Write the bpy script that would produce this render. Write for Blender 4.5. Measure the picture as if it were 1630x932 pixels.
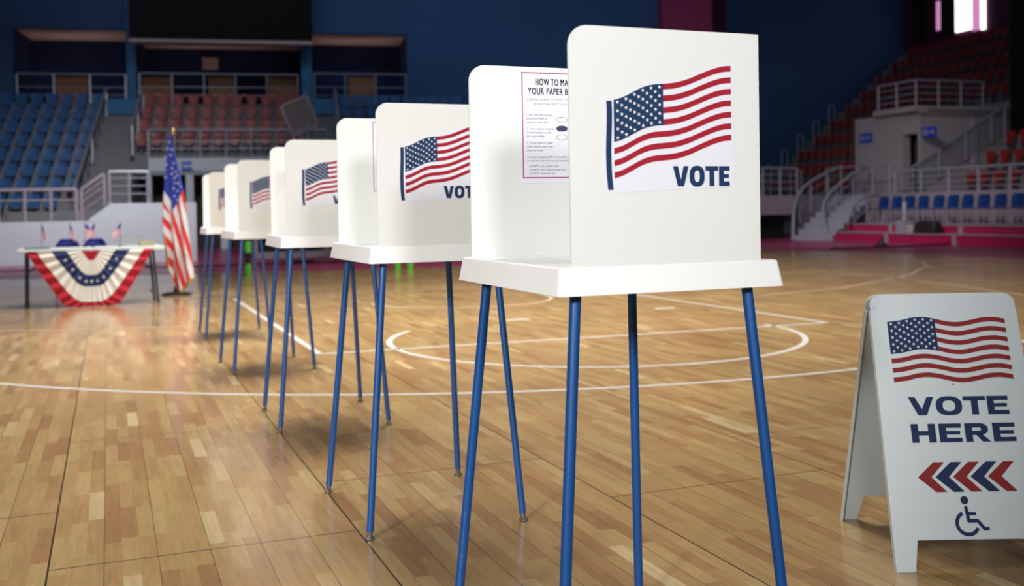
import bpy, math, random
from mathutils import Vector, Matrix
S = bpy.context.scene
for o in list(bpy.data.objects): bpy.data.objects.remove(o, do_unlink=True)
COL = S.collection
random.seed(7)
PI = math.pi

# ------------------------------------------------------------------ camera
FPX, PITCH, ROLL, HC, SY = 1646.5, 0.01909, -0.01662, 1.1027, -102.08   # solved from the booths and the court lines
cam = bpy.data.cameras.new('camera'); camo = bpy.data.objects.new('camera', cam); COL.objects.link(camo)
_f = Vector((0, math.cos(PITCH), -math.sin(PITCH))); _u = Vector((0, math.sin(PITCH), math.cos(PITCH))); _r = Vector((1, 0, 0))
_cr, _sr = math.cos(ROLL), math.sin(ROLL)
RIGHT = _r*_cr + _u*_sr; UP = _u*_cr - _r*_sr
m = Matrix((RIGHT, UP, -_f)).transposed().to_4x4(); m.translation = (0, 0, HC)
camo.matrix_world = m
cam.sensor_width = 36; cam.lens = FPX/1630*36; cam.shift_y = SY/1630
cam.clip_start = .05; cam.clip_end = 200
cam.dof.use_dof = True; cam.dof.focus_distance = 2.7; cam.dof.aperture_fstop = 3.4
S.camera = camo

# ------------------------------------------------------------------ world, arena lights and added fill lamps
w = bpy.data.worlds.new('world'); S.world = w; w.use_nodes = True
w.node_tree.nodes['Background'].inputs[0].default_value = (.62, .72, 1, 1)
w.node_tree.nodes['Background'].inputs[1].default_value = .08
S.view_settings.view_transform = 'Standard'; S.view_settings.look = 'None'
S.view_settings.gamma = 1; S.view_settings.use_curve_mapping = False
S.view_settings.exposure = 0.0

def area(name, loc, target, sx, sy, power, color=(1, 1, 1), spread=180):
    l = bpy.data.lights.new(name, 'AREA'); l.shape = 'RECTANGLE'; l.size = sx; l.size_y = sy
    l.energy = power; l.color = color; l.spread = math.radians(spread)
    o = bpy.data.objects.new(name, l); COL.objects.link(o); o.location = loc
    o.rotation_euler = (Vector(target)-Vector(loc)).to_track_quat('-Z', 'Y').to_euler()
    return o
def spot(name, loc, target, power, half, blend, radius, color=(1, 1, 1)):
    l = bpy.data.lights.new(name, 'SPOT'); l.energy = power; l.spot_size = math.radians(2*half); l.spot_blend = blend
    l.shadow_soft_size = radius; l.color = color
    o = bpy.data.objects.new(name, l); COL.objects.link(o); o.location = loc
    o.rotation_euler = (Vector(target)-Vector(loc)).to_track_quat('-Z', 'Y').to_euler()
    return o
area('court_light_bank', (-1.0, 10.5, 10.5), (-0.6, 9.8, 0), 7, 4, 930, (1, .965, .90), 80)
area('far_court_light_bank', (2.0, 17, 11), (1.5, 17, 0), 9, 5, 620, (1, .93, .82), 95)
spot('row_fill_spot', (-5.0, -7.5, 4.2), (-1.2, 6.6, 1.15), 5200, 19, .6, .7, (1, .985, .96))  # added fill from the front left, kept low to brighten the booth panels
spot('near_booth_fill_spot', (2.0, -4.2, 3.6), (.10, 2.6, 1.15), 1180, 17, .9, .5, (1, .985, .96))  # added fill for the nearest booth and the sign
spot('near_floor_spotlight', (-1.0, 3.0, 9.0), (-.6, 4.2, 0), 560, 30, 1, 1.2, (1, .93, .84))
area('right_stand_fill', (4.5, 21, 8.5), (11.0, 30.5, .3), 3, 2, 105, (1, .93, .95), 55)  # added lamp that lifts the lower part of the right stand
area('wall_wash_fill', (-2.5, 27, 12), (-2.5, 40, 6.5), 22, 2, 215, (.50, .72, 1), 120)  # added bluish wash that brightens the back wall
area('left_stand_light', (-6, 16, 9), (-11, 27, 0.6), 3, 2, 250, (.95, .97, 1), 60)

# ------------------------------------------------------------------ helpers
def ray(x, y):
    a, b = x-815, y-466-SY
    X = a*_cr+b*_sr; Y = -a*_sr+b*_cr
    return (_r*(X/FPX) + _f + _u*(-Y/FPX))
O = Vector((0, 0, HC))
def on_plane(x, y, n, t):                    # where the sight line through (x, y) meets a real plane n.X = t
    r = ray(x, y); n = Vector(n); return O + r*((t-n.dot(O))/n.dot(r))
def at_depth(x, y, Y): return on_plane(x, y, (0, 1, 0), Y)
def on_floor(x, y, z=0): return on_plane(x, y, (0, 0, 1), z)

def tag(o, label=None, cat=None, group=None, kind=None):
    if label: o['label'] = label
    if cat: o['category'] = cat
    if group: o['group'] = group
    if kind: o['kind'] = kind
    return o
def empty(name, loc=(0, 0, 0), rz=0, **k):
    o = bpy.data.objects.new(name, None); COL.objects.link(o); o.location = loc; o.rotation_euler = (0, 0, rz)
    return tag(o, **k)
def copy_tree(o, parent=None):
    c = o.copy(); COL.objects.link(c); c.parent = parent
    for ch in o.children: copy_tree(ch, c)
    return c

class MB:
    def __init__(s): s.v, s.f, s.m, s.T = [], [], [], None
    def add(s, vs, fs, mat=0):
        b = len(s.v)
        for v in vs:
            v = Vector(v); s.v.append(tuple(s.T(v)) if s.T else tuple(v))
        for f in fs: s.f.append([b+i for i in f]); s.m.append(mat)
    def box(s, x0, x1, y0, y1, z0, z1, mat=0):
        s.hexa([(x0, y0, z0), (x1, y0, z0), (x1, y1, z0), (x0, y1, z0), (x0, y0, z1), (x1, y0, z1), (x1, y1, z1), (x0, y1, z1)], mat)
    def hexa(s, p, mat=0):
        s.add(p, [(3, 2, 1, 0), (4, 5, 6, 7), (0, 1, 5, 4), (1, 2, 6, 5), (2, 3, 7, 6), (3, 0, 4, 7)], mat)
    def flat(s, pts, fn, mat=0):
        s.add([fn(*p) for p in pts], [list(range(len(pts)))], mat)
    def prism(s, pts, fn, d0, d1, mat=0):
        n = len(pts)
        s.add([fn(a, b, d0) for a, b in pts]+[fn(a, b, d1) for a, b in pts],
              [list(range(n))[::-1], list(range(n, 2*n))]+[(i, (i+1) % n, n+(i+1) % n, n+i) for i in range(n)], mat)
    def strip(s, A, B, fn=None, mat=0, closed=False):
        n = len(A); g = fn or (lambda *p: p)
        s.add([g(*p) for p in A]+[g(*p) for p in B], [(i, (i+1) % n, n+(i+1) % n, n+i) for i in range(n if closed else n-1)], mat)
    def tube(s, pts, r, mat=0, n=8, r2=None):
        pts = [Vector(p) for p in pts]; rings = []
        k = len(pts); prev = None
        for i, p in enumerate(pts):
            d = (pts[min(i+1, k-1)]-pts[max(i-1, 0)]).normalized()
            a = prev if prev and abs(prev.dot(d)) < .95 else (Vector((0, 0, 1)) if abs(d.z) < .9 else Vector((1, 0, 0)))
            u = (a-d*a.dot(d)).normalized(); prev = u; w_ = d.cross(u)
            rr = r if r2 is None else r+(r2-r)*i/(k-1)
            rings.append([p+u*math.cos(2*PI*j/n)*rr+w_*math.sin(2*PI*j/n)*rr for j in range(n)])
        vs = [q for R in rings for q in R]; fs = []
        for i in range(k-1):
            for j in range(n): fs.append((i*n+j, i*n+(j+1) % n, (i+1)*n+(j+1) % n, (i+1)*n+j))
        fs.append(list(range(n))[::-1]); fs.append([(k-1)*n+j for j in range(n)])
        s.add(vs, fs, mat)
    def lathe(s, prof, c=(0, 0, 0), mat=0, n=24):
        c = Vector(c); vs = []; fs = []; k = len(prof)
        for r, z in prof: vs += [c+Vector((r*math.cos(2*PI*j/n), r*math.sin(2*PI*j/n), z)) for j in range(n)]
        for i in range(k-1):
            for j in range(n): fs.append((i*n+j, i*n+(j+1) % n, (i+1)*n+(j+1) % n, (i+1)*n+j))
        fs.append(list(range(n))[::-1]); fs.append([(k-1)*n+j for j in range(n)])
        s.add(vs, fs, mat)
    def build(s, name, mats, parent=None, smooth=False, bevel=0, loc=None, rz=0, solid=0, **k):
        me = bpy.data.meshes.new(name); me.from_pydata(s.v, [], s.f)
        for x in (mats if isinstance(mats, (list, tuple)) else [mats]): me.materials.append(x)
        me.polygons.foreach_set('material_index', s.m)
        me.validate(); me.update()
        o = bpy.data.objects.new(name, me); COL.objects.link(o)
        if parent: o.parent = parent
        if loc is not None: o.location = loc; o.rotation_euler = (0, 0, rz)
        if smooth:
            me.polygons.foreach_set('use_smooth', [True]*len(me.polygons))
            try: me.set_sharp_from_angle(angle=math.radians(38))
            except Exception: pass
        if solid:
            q = o.modifiers.new('solid', 'SOLIDIFY'); q.thickness = solid; q.offset = 0
        if bevel:
            q = o.modifiers.new('bevel', 'BEVEL'); q.width = bevel; q.segments = 2; q.limit_method = 'ANGLE'
        return tag(o, **k)

def mat(name, col, rough=.5, metal=0, noise=0, nscale=20, coat=0, spec=.5, emit=None, estr=0, alpha=1, trans=0, bump=0):
    M = bpy.data.materials.new(name); M.use_nodes = True; nt = M.node_tree; b = nt.nodes['Principled BSDF']
    b.inputs['Base Color'].default_value = (*col, 1); b.inputs['Roughness'].default_value = rough
    b.inputs['Metallic'].default_value = metal; b.inputs['Coat Weight'].default_value = coat
    b.inputs['Specular IOR Level'].default_value = spec; b.inputs['Alpha'].default_value = alpha
    if emit: b.inputs['Emission Color'].default_value = (*emit, 1); b.inputs['Emission Strength'].default_value = estr
    if noise or bump:
        tc = nt.nodes.new('ShaderNodeTexCoord'); n = nt.nodes.new('ShaderNodeTexNoise'); n.inputs['Scale'].default_value = nscale; n.inputs['Detail'].default_value = 4
        nt.links.new(tc.outputs['Object'], n.inputs['Vector'])
        if noise:
            mx = nt.nodes.new('ShaderNodeMix'); mx.data_type = 'RGBA'
            mx.inputs[6].default_value = tuple(c*(1-noise) for c in col)+(1,); mx.inputs[7].default_value = tuple(min(1, c*(1+noise)) for c in col)+(1,)
            nt.links.new(n.outputs[0], mx.inputs[0]); nt.links.new(mx.outputs[2], b.inputs['Base Color'])
        if bump:
            bp = nt.nodes.new('ShaderNodeBump'); bp.inputs['Strength'].default_value = bump; bp.inputs['Distance'].default_value = .01
            nt.links.new(n.outputs[0], bp.inputs['Height']); nt.links.new(bp.outputs[0], b.inputs['Normal'])
    if trans:
        out = nt.nodes['Material Output']; t = nt.nodes.new('ShaderNodeBsdfTranslucent'); t.inputs[0].default_value = (*col, 1)
        ms = nt.nodes.new('ShaderNodeMixShader'); ms.inputs[0].default_value = trans
        nt.links.new(b.outputs[0], ms.inputs[1]); nt.links.new(t.outputs[0], ms.inputs[2]); nt.links.new(ms.outputs[0], out.inputs[0])
    return M
M = {
 'panel': mat('white_panel_plastic', (.87, .885, .86), .45, noise=.015, nscale=6, trans=.12),
 'tray': mat('white_tray_plastic', (.9, .9, .885), .4, noise=.01, nscale=8),
 'leg': mat('blue_painted_steel', (.001, .062, .24), .4, noise=.12, nscale=9, coat=.1),
 'foot': mat('grey_foot_cap', (.16, .15, .14), .35, metal=.6, noise=.1),
 'navy': mat('navy_print', (.011, .036, .105), .6, noise=.05, spec=.25),
 'red': mat('red_print', (.37, .012, .028), .6, noise=.05, spec=.25),
 'white': mat('white_print', (.82, .83, .88), .55, noise=.01),
 'decal': mat('decal_vinyl', (.79, .80, .87), .5, noise=.01),
 'crimson': mat('border_print', (.38, .035, .12), .55, noise=.03),
 'greytext': mat('grey_small_print', (.20, .22, .28), .6, noise=.03),
 'inktext': mat('dark_heading_print', (.03, .035, .10), .6, noise=.03),
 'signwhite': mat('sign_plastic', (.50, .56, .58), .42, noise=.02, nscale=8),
 'signred': mat('sign_red_print', (.20, .012, .013), .6, spec=.25, noise=.05),
 'signnavy': mat('sign_navy_print', (.006, .018, .07), .6, spec=.25, noise=.05),
 'pink': mat('magenta_floor_paint', (.30, .035, .10), .3, noise=.15, nscale=3),
 'pinkriser': mat('magenta_riser', (.36, .01, .07), .5, noise=.08, nscale=3),
 'line': mat('court_line_paint', (.43, .41, .39), .35, noise=.15, nscale=9),
 'oldline': mat('worn_line_paint', (.43, .34, .23), .35, noise=.2, nscale=6),
 'bluewall': mat('blue_wall_paint', (.027, .082, .20), .7, noise=.4, nscale=.16),
 'bluelight': mat('light_blue_wall_paint', (.04, .17, .33), .7, noise=.1, nscale=.6),
 'bluedark': mat('recess_navy_paint', (.006, .02, .10), .8, noise=.2, nscale=.6),
 'soffit': mat('beige_soffit', (.62, .42, .38), .8, noise=.15, nscale=.8),
 'grey': mat('concrete_grey', (.19, .18, .19), .8, noise=.12, nscale=1.5),
 'greylight': mat('pale_grey_paint', (.50, .53, .57), .7, noise=.06, nscale=1),
 'slab': mat('pinkish_grey_paint', (.27, .22, .25), .7, noise=.12, nscale=1),
 'vomit': mat('off_white_wall_paint', (.30, .275, .28), .7, noise=.08, nscale=1),
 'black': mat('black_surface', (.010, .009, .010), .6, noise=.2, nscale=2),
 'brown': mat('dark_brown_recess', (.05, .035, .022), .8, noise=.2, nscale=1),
 'screen': mat('unlit_screen', (.009, .005, .004), .7, spec=.15, noise=.15, nscale=2),
 'steel': mat('brushed_steel', (.36, .35, .38), .35, metal=.45, noise=.1, nscale=5),
 'chairblue': mat('dark_blue_chair_plastic', (.003, .035, .17), .45, noise=.1),
 'whitemetal': mat('pale_metal_paint', (.25, .25, .30), .4, noise=.06, nscale=5),
 'blueseat': mat('blue_seat_plastic', (.006, .072, .22), .45, noise=.12, nscale=5),
 'redseat': mat('red_seat_plastic', (.26, .012, .008), .45, noise=.15, nscale=5),
 'seatmetal': mat('seat_bracket_metal', (.10, .10, .11), .5, noise=.1),
 'wood': mat('orange_wood_panel', (.36, .13, .045), .6, noise=.2, nscale=3),
 'maroon': mat('maroon_wall_paint', (.085, .006, .035), .8, noise=.15, nscale=.6),
 'pinkwall': mat('magenta_wall_paint', (.33, .03, .10), .75, noise=.1, nscale=.5),
 'tabletop': mat('white_table_plastic', (.72, .78, .76), .4, noise=.02),
 'tableleg': mat('dark_grey_table_steel', (.035, .045, .05), .4, metal=.4, noise=.1),
 'fabred': mat('red_fabric', (.44, .014, .03), .85, noise=.12, nscale=12),
 'fabwhite': mat('cream_fabric', (.80, .79, .74), .85, noise=.04, nscale=12),
 'fabblue': mat('navy_fabric', (.018, .035, .14), .85, noise=.12, nscale=12),
 'flagred': mat('flag_red_cloth', (.75, .035, .035), .7, noise=.08, nscale=12),
 'flagwhite': mat('flag_white_cloth', (.84, .83, .85), .7, noise=.03, nscale=12),
 'flagblue': mat('flag_blue_cloth', (.03, .055, .40), .7, noise=.1, nscale=12),
 'gold': mat('gold_fringe', (.50, .26, .05), .6, noise=.2, nscale=30),
 'brass': mat('brass_finial', (.62, .45, .2), .3, metal=.8, noise=.1),
 'darkwood': mat('dark_pole_wood', (.07, .03, .02), .4, noise=.2),
 'lime': mat('lime_green_plastic', (.12, .72, .05), .5, noise=.05),
 'teal': mat('teal_folder_card', (.03, .20, .19), .6, noise=.1),
 'paper': mat('kraft_paper', (.42, .34, .19), .8, noise=.1),
 'clear': mat('frosted_box_plastic', (.40, .44, .43), .4, noise=.05, alpha=.4),
 'acryl': mat('scuffed_acrylic', (.09, .08, .10), .4, noise=.2, nscale=4, alpha=.5),
 'dimframe': mat('grey_frame_plastic', (.11, .10, .12), .5, noise=.1),
 'signblue': mat('blue_wall_sign', (.01, .05, .45), .5, noise=.05),
 'windowwhite': mat('daylit_pane', (.9, .9, .9), .5, emit=(.95, 1, 1), estr=2.2, noise=.02),
 'windowpink': mat('pink_lit_pane', (.8, .3, .6), .5, emit=(1, .42, .80), estr=.55, noise=.02),
 'net': mat('black_net_cord', (.004, .004, .005), .95, noise=.1, spec=0),
}

# ------------------------------------------------------------------ floor
CY = 0.372                                  # direction of the boards and of the court
E1 = Vector((math.cos(CY), math.sin(CY), 0)); E2 = Vector((-math.sin(CY), math.cos(CY), 0))
def wood_material():
    W = bpy.data.materials.new('parquet'); W.use_nodes = True; nt = W.node_tree; N = nt.nodes; L = nt.links; b = N['Principled BSDF']
    geo = N.new('ShaderNodeNewGeometry'); vr = N.new('ShaderNodeVectorRotate'); vr.rotation_type = 'Z_AXIS'; vr.inputs['Angle'].default_value = -CY
    L.new(geo.outputs['Position'], vr.inputs['Vector'])
    sep = N.new('ShaderNodeSeparateXYZ'); L.new(vr.outputs[0], sep.inputs[0])
    def ma(op, a, bb=None, c=None):
        n = N.new('ShaderNodeMath'); n.operation = op
        for i, q in enumerate((a, bb, c)):
            if q is None: continue
            if isinstance(q, (int, float)): n.inputs[i].default_value = q
            else: L.new(q, n.inputs[i])
        return n.outputs[0]
    a = ma('ADD', sep.outputs[0], 40*.98-.78); bb = ma('ADD', sep.outputs[1], 40*1.96-3.52)
    SW = .98/18; SL = .40
    row = ma('FLOOR', ma('DIVIDE', a, SW))
    wn = N.new('ShaderNodeTexWhiteNoise'); wn.noise_dimensions = '1D'; L.new(row, wn.inputs['W'])
    col = ma('FLOOR', ma('DIVIDE', ma('ADD', bb, ma('MULTIPLY', wn.outputs[0], SL)), SL))
    cv = N.new('ShaderNodeCombineXYZ'); L.new(row, cv.inputs[0]); L.new(col, cv.inputs[1])
    wn2 = N.new('ShaderNodeTexWhiteNoise'); wn2.noise_dimensions = '2D'; L.new(cv.outputs[0], wn2.inputs['Vector'])
    cr = N.new('ShaderNodeValToRGB'); e = cr.color_ramp.elements
    stops = [(0, (.285, .155, .066)), (.15, (.325, .19, .080)), (.4, (.355, .220, .092)), (.65, (.36, .232, .098)), (.88, (.385, .260, .110)), (.975, (.41, .285, .128)), (1, (.52, .40, .22))]
    e[0].position = 0; e[0].color = (*stops[0][1], 1); e[1].position = 1; e[1].color = (*stops[-1][1], 1)
    for p, c in stops[1:-1]: q = e.new(p); q.color = (*c, 1)
    L.new(wn2.outputs[0], cr.inputs[0])
    # grain along the boards
    gv = N.new('ShaderNodeCombineXYZ'); L.new(ma('MULTIPLY', a, 60), gv.inputs[0]); L.new(ma('MULTIPLY', bb, 5), gv.inputs[1]); L.new(ma('MULTIPLY', wn2.outputs[0], 30), gv.inputs[2])
    gn = N.new('ShaderNodeTexNoise'); gn.inputs['Scale'].default_value = 1; gn.inputs['Detail'].default_value = 5; gn.inputs['Distortion'].default_value = .6; L.new(gv.outputs[0], gn.inputs['Vector'])
    gr = N.new('ShaderNodeMapRange'); gr.inputs[1].default_value = .3; gr.inputs[2].default_value = .7; gr.inputs[3].default_value = .88; gr.inputs[4].default_value = 1.1; L.new(gn.outputs[0], gr.inputs[0])
    # worn patches
    pn = N.new('ShaderNodeTexNoise'); pn.inputs['Scale'].default_value = .9; pn.inputs['Detail'].default_value = 4; L.new(geo.outputs['Position'], pn.inputs['Vector'])
    pr = N.new('ShaderNodeMapRange'); pr.inputs[1].default_value = .3; pr.inputs[2].default_value = .7; pr.inputs[3].default_value = .88; pr.inputs[4].default_value = 1.08; L.new(pn.outputs[0], pr.inputs[0])
    fac = ma('MULTIPLY', gr.outputs[0], pr.outputs[0])
    def seam(coord, period, width):           # 1 away from a joint, 0 on it
        fr = ma('FRACT', ma('DIVIDE', coord, period)); d = ma('MINIMUM', fr, ma('SUBTRACT', 1, fr))
        return ma('GREATER_THAN', ma('MULTIPLY', d, period), width/2)
    s1 = ma('MULTIPLY_ADD', seam(a, .98, .0065), .75, .25)
    s2 = ma('MULTIPLY_ADD', seam(a, .98/6, .0032), .5, .5)
    par = ma('MODULO', ma('FLOOR', ma('DIVIDE', a, .98)), 2)
    s3 = ma('MULTIPLY_ADD', seam(ma('ADD', bb, ma('MULTIPLY', ma('SUBTRACT', 1, par), 1.28)), 1.96, .0085), .62, .38)
    s4 = ma('MULTIPLY_ADD', seam(a, SW, .0007), .18, .82)
    s5 = ma('MULTIPLY_ADD', seam(ma('ADD', bb, ma('MULTIPLY', wn.outputs[0], SL)), SL, .0009), .2, .8)
    fac = ma('MULTIPLY', fac, ma('MULTIPLY', ma('MULTIPLY', s1, s2), ma('MULTIPLY', ma('MULTIPLY', s3, s4), s5)))
    # small dark scuffs
    sc = N.new('ShaderNodeTexNoise'); sc.inputs['Scale'].default_value = 14; sc.inputs['Detail'].default_value = 6; sc.inputs['Roughness'].default_value = .7; L.new(geo.outputs['Position'], sc.inputs['Vector'])
    sr_ = N.new('ShaderNodeMapRange'); sr_.inputs[1].default_value = .70; sr_.inputs[2].default_value = .76; sr_.inputs[3].default_value = 1; sr_.inputs[4].default_value = .55; L.new(sc.outputs[0], sr_.inputs[0])
    fac = ma('MULTIPLY', fac, sr_.outputs[0])
    vm = N.new('ShaderNodeVectorMath'); vm.operation = 'SCALE'; L.new(cr.outputs[0], vm.inputs[0]); L.new(fac, vm.inputs['Scale'])
    L.new(vm.outputs[0], b.inputs['Base Color'])
    rr = N.new('ShaderNodeMapRange'); rr.inputs[3].default_value = .15; rr.inputs[4].default_value = .25; L.new(pn.outputs[0], rr.inputs[0]); L.new(rr.outputs[0], b.inputs['Roughness'])
    b.inputs['Coat Weight'].default_value = .3; b.inputs['Coat Roughness'].default_value = .13
    bp = N.new('ShaderNodeBump'); bp.inputs['Strength'].default_value = .03; bp.inputs['Distance'].default_value = .002
    L.new(fac, bp.inputs['Height']); L.new(bp.outputs[0], b.inputs['Normal'])
    return W
WOOD = wood_material()

TH = math.radians(12.0)                      # direction of the left/back stand
EL = Vector((math.cos(TH), math.sin(TH), 0)); NL = Vector((-math.sin(TH), math.cos(TH), 0))
GR = Vector((.33, -.944, 0)); MR = Vector((.944, .33, 0))   # direction of the right stand, and away from the court
def LP(s, t, z): return EL*s+NL*t+Vector((0, 0, z))
def RP(p, q, z): return GR*p+MR*q+Vector((0, 0, z))
def lpx(x, y, t): r = on_plane(x, y, NL, t); return r.dot(EL), r.z
def rpx(x, y, q): r = on_plane(x, y, MR, q); return r.dot(GR), r.z

fl = MB()
wood_edge = [on_floor(*p).to_2d() for p in ((-60, 446), (50, 444), (310, 435.5), (430, 432.7), (700, 425), (900, 413), (1100, 401.5), (1210, 397.5), (1400, 401.5), (1630, 411))]
fl.flat([(-9, -6)]+[(12.3, -6), (12.9, 9)]+[tuple(p) for p in wood_edge[::-1]]+[(-14, 17.3)], lambda a, b: (a, b, 0), 0)
fl.flat([tuple(p) for p in wood_edge]+[(12.9, 9), (24, 4), (26, 46), (-24, 46), (-24, 14), (-14, 17.3)], lambda a, b: (a, b, 0), 1)
fl.add([(-24, -8, -.2), (26, -8, -.2), (26, 46, -.2), (-24, 46, -.2)], [(0, 1, 2, 3)], 1)
LZ = .0015
def court_line(pts, wd=.05, mt=2):
    pts = [Vector((p[0], p[1])) for p in pts]; A = []; B = []
    for i, p in enumerate(pts):
        d = (pts[min(i+1, len(pts)-1)]-pts[max(i-1, 0)]).normalized(); n = Vector((-d.y, d.x))*wd/2
        A.append((p.x+n.x, p.y+n.y, LZ)); B.append((p.x-n.x, p.y-n.y, LZ))
    fl.strip(B, A, mat=mt)
def arc(cx, cy, r, a0, a1, n=60): return [(cx+r*math.cos(math.radians(a0+(a1-a0)*i/n)), cy+r*math.sin(math.radians(a0+(a1-a0)*i/n))) for i in range(n+1)]
court_line(arc(-.586, 12.693, 6.494, -158, -12, 120))
court_line(arc(.691, 8.878, 1.751, -200, 22, 90))
court_line([(-1.51, 8.03), (2.91, 9.58)])
court_line([(-1.51, 8.03), (-3.63, 13.43)])
court_line([(2.91, 9.58), (.79, 14.95)])
court_line([(-8.5, 11.7), (-3.63, 13.43), (8.5, 18.2)], .05, 3)
court_line(arc(-.65, 12.75, 1.12, -158, 22, 40), .045, 3)
court_line([(-6.2, 10.0), (-4.3, 10.05), (-3.1, 10.2)], .04, 3)
court_line([(7.66, 20.18), (7.5, 18.9), (7.15, 17.8), (6.72, 17.07), (6.13, 15.9), (5.66, 15.2), (4.3, 13.51), (3.05, 12.58)], .05, 3)
court_line([(3.5, 18.1), (4.97, 16.21), (6.85, 13.84)], .05, 3)
court_line([(5.0, 17.6), (5.68, 14.74), (5.98, 12.0)], .05, 3)
for px, py in ((825, 509), (1060, 491)):     # lane marks
    c = on_floor(px, py); fl.flat([(c.x-.11, c.y-.05), (c.x+.12, c.y+.03), (c.x+.10, c.y+.12), (c.x-.13, c.y+.04)], lambda a, b: (a, b, LZ), 2)
fl.build('floor', [WOOD, M['pink'], M['line'], M['oldline']], kind='structure')

# ------------------------------------------------------------------ lettering and flag shapes drawn in a plane
def letters(mb, text, fn, x0, x1, y0, y1, mt, gap=.10, d=0, wts=None):
    """Heavy block capitals V O T E H R laid out between x0..x1 and y0..y1."""
    wts = wts or {'V': 1.08, 'O': 1.1, 'T': .98, 'E': .9, 'H': 1.05, 'R': 1.05}
    tot = sum(wts[c] for c in text)+gap*(len(text)-1); u = (x1-x0)/tot; H = y1-y0; x = x0
    for c in text:
        wd = wts[c]*u; st = .33*u if u < H*.9 else .30*u; sh = H*.235
        P = lambda pts: mb.flat([(x+a*wd, y0+b*H) for a, b in pts], lambda a, b: fn(a, b, d), mt)
        sx = st/wd; sy = sh/H
        if c == 'V': P([(.5-sx*.62, 0), (.5+sx*.62, 0), (1, 1), (1-sx*1.0, 1), (.5, .34), (sx*1.0, 1), (0, 1)])
        elif c == 'T': P([(.5-sx/2, 0), (.5+sx/2, 0), (.5+sx/2, 1-sy), (1, 1-sy), (1, 1), (0, 1), (0, 1-sy), (.5-sx/2, 1-sy)])
        elif c == 'E': P([(0, 0), (1, 0), (1, sy), (sx, sy), (sx, .5-sy*.42), (.93, .5-sy*.42), (.93, .5+sy*.42), (sx, .5+sy*.42), (sx, 1-sy), (1, 1-sy), (1, 1), (0, 1)])
        elif c == 'H': P([(0, 0), (sx, 0), (sx, .5-sy/2), (1-sx, .5-sy/2), (1-sx, 0), (1, 0), (1, 1), (1-sx, 1), (1-sx, .5+sy/2), (sx, .5+sy/2), (sx, 1), (0, 1)])
        elif c == 'O':
            A = []; B = []
            for i in range(48):
                t = 2*PI*i/48; cx, sn = math.cos(t), math.sin(t); q = .8
                A.append((x+wd*(.5+.5*math.copysign(abs(cx)**q, cx)), y0+H*(.5+.52*math.copysign(abs(sn)**q, sn)), d))
                B.append((x+wd*(.5+(.5-sx)*math.copysign(abs(cx)**q, cx)), y0+H*(.5+(.52-sy)*math.copysign(abs(sn)**q, sn)), d))
            mb.strip(B, A, fn, mt, True)
        elif c == 'R':
            P([(0, 0), (sx, 0), (sx, 1), (0, 1)])
            A = []; B = []; n = 14                      # the bowl
            for i in range(n+1):
                t = -PI/2+PI*i/n
                A.append((x+wd*(.62+.34*math.cos(t)), y0+H*(.68+.32*math.sin(t)), d)); B.append((x+wd*(.60+(.34-sx*.9)*max(0, math.cos(t))), y0+H*(.68+(.32-sy)*math.sin(t)), d))
            A = [(x+wd*sx, A[0][1], d)]+A+[(x+wd*sx, A[-1][1], d)]; B = [(x+wd*sx, B[0][1], d)]+B+[(x+wd*sx, B[-1][1], d)]
            mb.strip(B, A, fn, mt)
            P([(.42, .40), (.62+sx*.25, .40), (1.03, 0), (1.03-sx*1.15, 0)])
        x += wd+gap*u
def star(mb, cx, cy, r, fn, mt, d):
    pts = []
    for i in range(10):
        a = PI/2+i*PI/5; q = r if i % 2 == 0 else r*.42; pts.append((cx+q*math.cos(a), cy+q*math.sin(a)))
    mb.flat(pts, lambda a, b: fn(a, b, d), mt)
def interp(P, x):
    for (x0, y0), (x1, y1) in zip(P, P[1:]):
        if x <= x1: return y0+(y1-y0)*(x-x0)/(x1-x0)
    return P[-1][1]
def smooth_interp(P, x):
    n = len(P)
    for i in range(n-1):
        if x <= P[i+1][0] or i == n-2:
            p0 = P[max(i-1, 0)]; p1 = P[i]; p2 = P[i+1]; p3 = P[min(i+2, n-1)]
            t = (x-p1[0])/(p2[0]-p1[0]); m1 = (p2[1]-p0[1])/(p2[0]-p0[0])*(p2[0]-p1[0]); m2 = (p3[1]-p1[1])/(p3[0]-p1[0])*(p2[0]-p1[0])
            return (2*t**3-3*t*t+1)*p1[1]+(t**3-2*t*t+t)*m1+(-2*t**3+3*t*t)*p2[1]+(t**3-t*t)*m2
def wavy_flag(mb, fn, top, x0, x1, xc, h0, h1, mts, d, rows=9, stars=True, slant=0):
    """top(x): upper edge; stripe height goes from h0 to h1; xc: end of the canton."""
    red, navy, white = mts; N = 40
    hh = lambda x: h0+(h1-h0)*(x-x0)/(x1-x0)
    def sl(x, k):                                     # shear of the top seven stripes' ends
        return x+slant*min(k, 7)*(1 if x <= xc+.5*(x1-xc) else 1)*0
    for k in range(0, 13, 2):
        a0 = x0 if k >= 7 else xc
        xs = [a0+(x1-a0)*i/N for i in range(N+1)]
        mb.strip([(x, top(x)-(k+1)*hh(x), d) for x in xs], [(x, top(x)-k*hh(x), d) for x in xs], fn, red)
    xs = [x0+(xc-x0)*i/20 for i in range(21)]
    mb.strip([(x, top(x)-7*hh(x), d) for x in xs], [(x, top(x), d) for x in xs], fn, navy)
    if stars:
        for r in range(9):
            for c in range(6 if r % 2 == 0 else 5):
                x = x0+(xc-x0)*(.075+(c+(0 if r % 2 == 0 else .5))*.17); y = top(x)-7*hh(x)*(.075+r*.106)
                star(mb, x, y, (xc-x0)*.038, fn, white, d+.0003)
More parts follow.
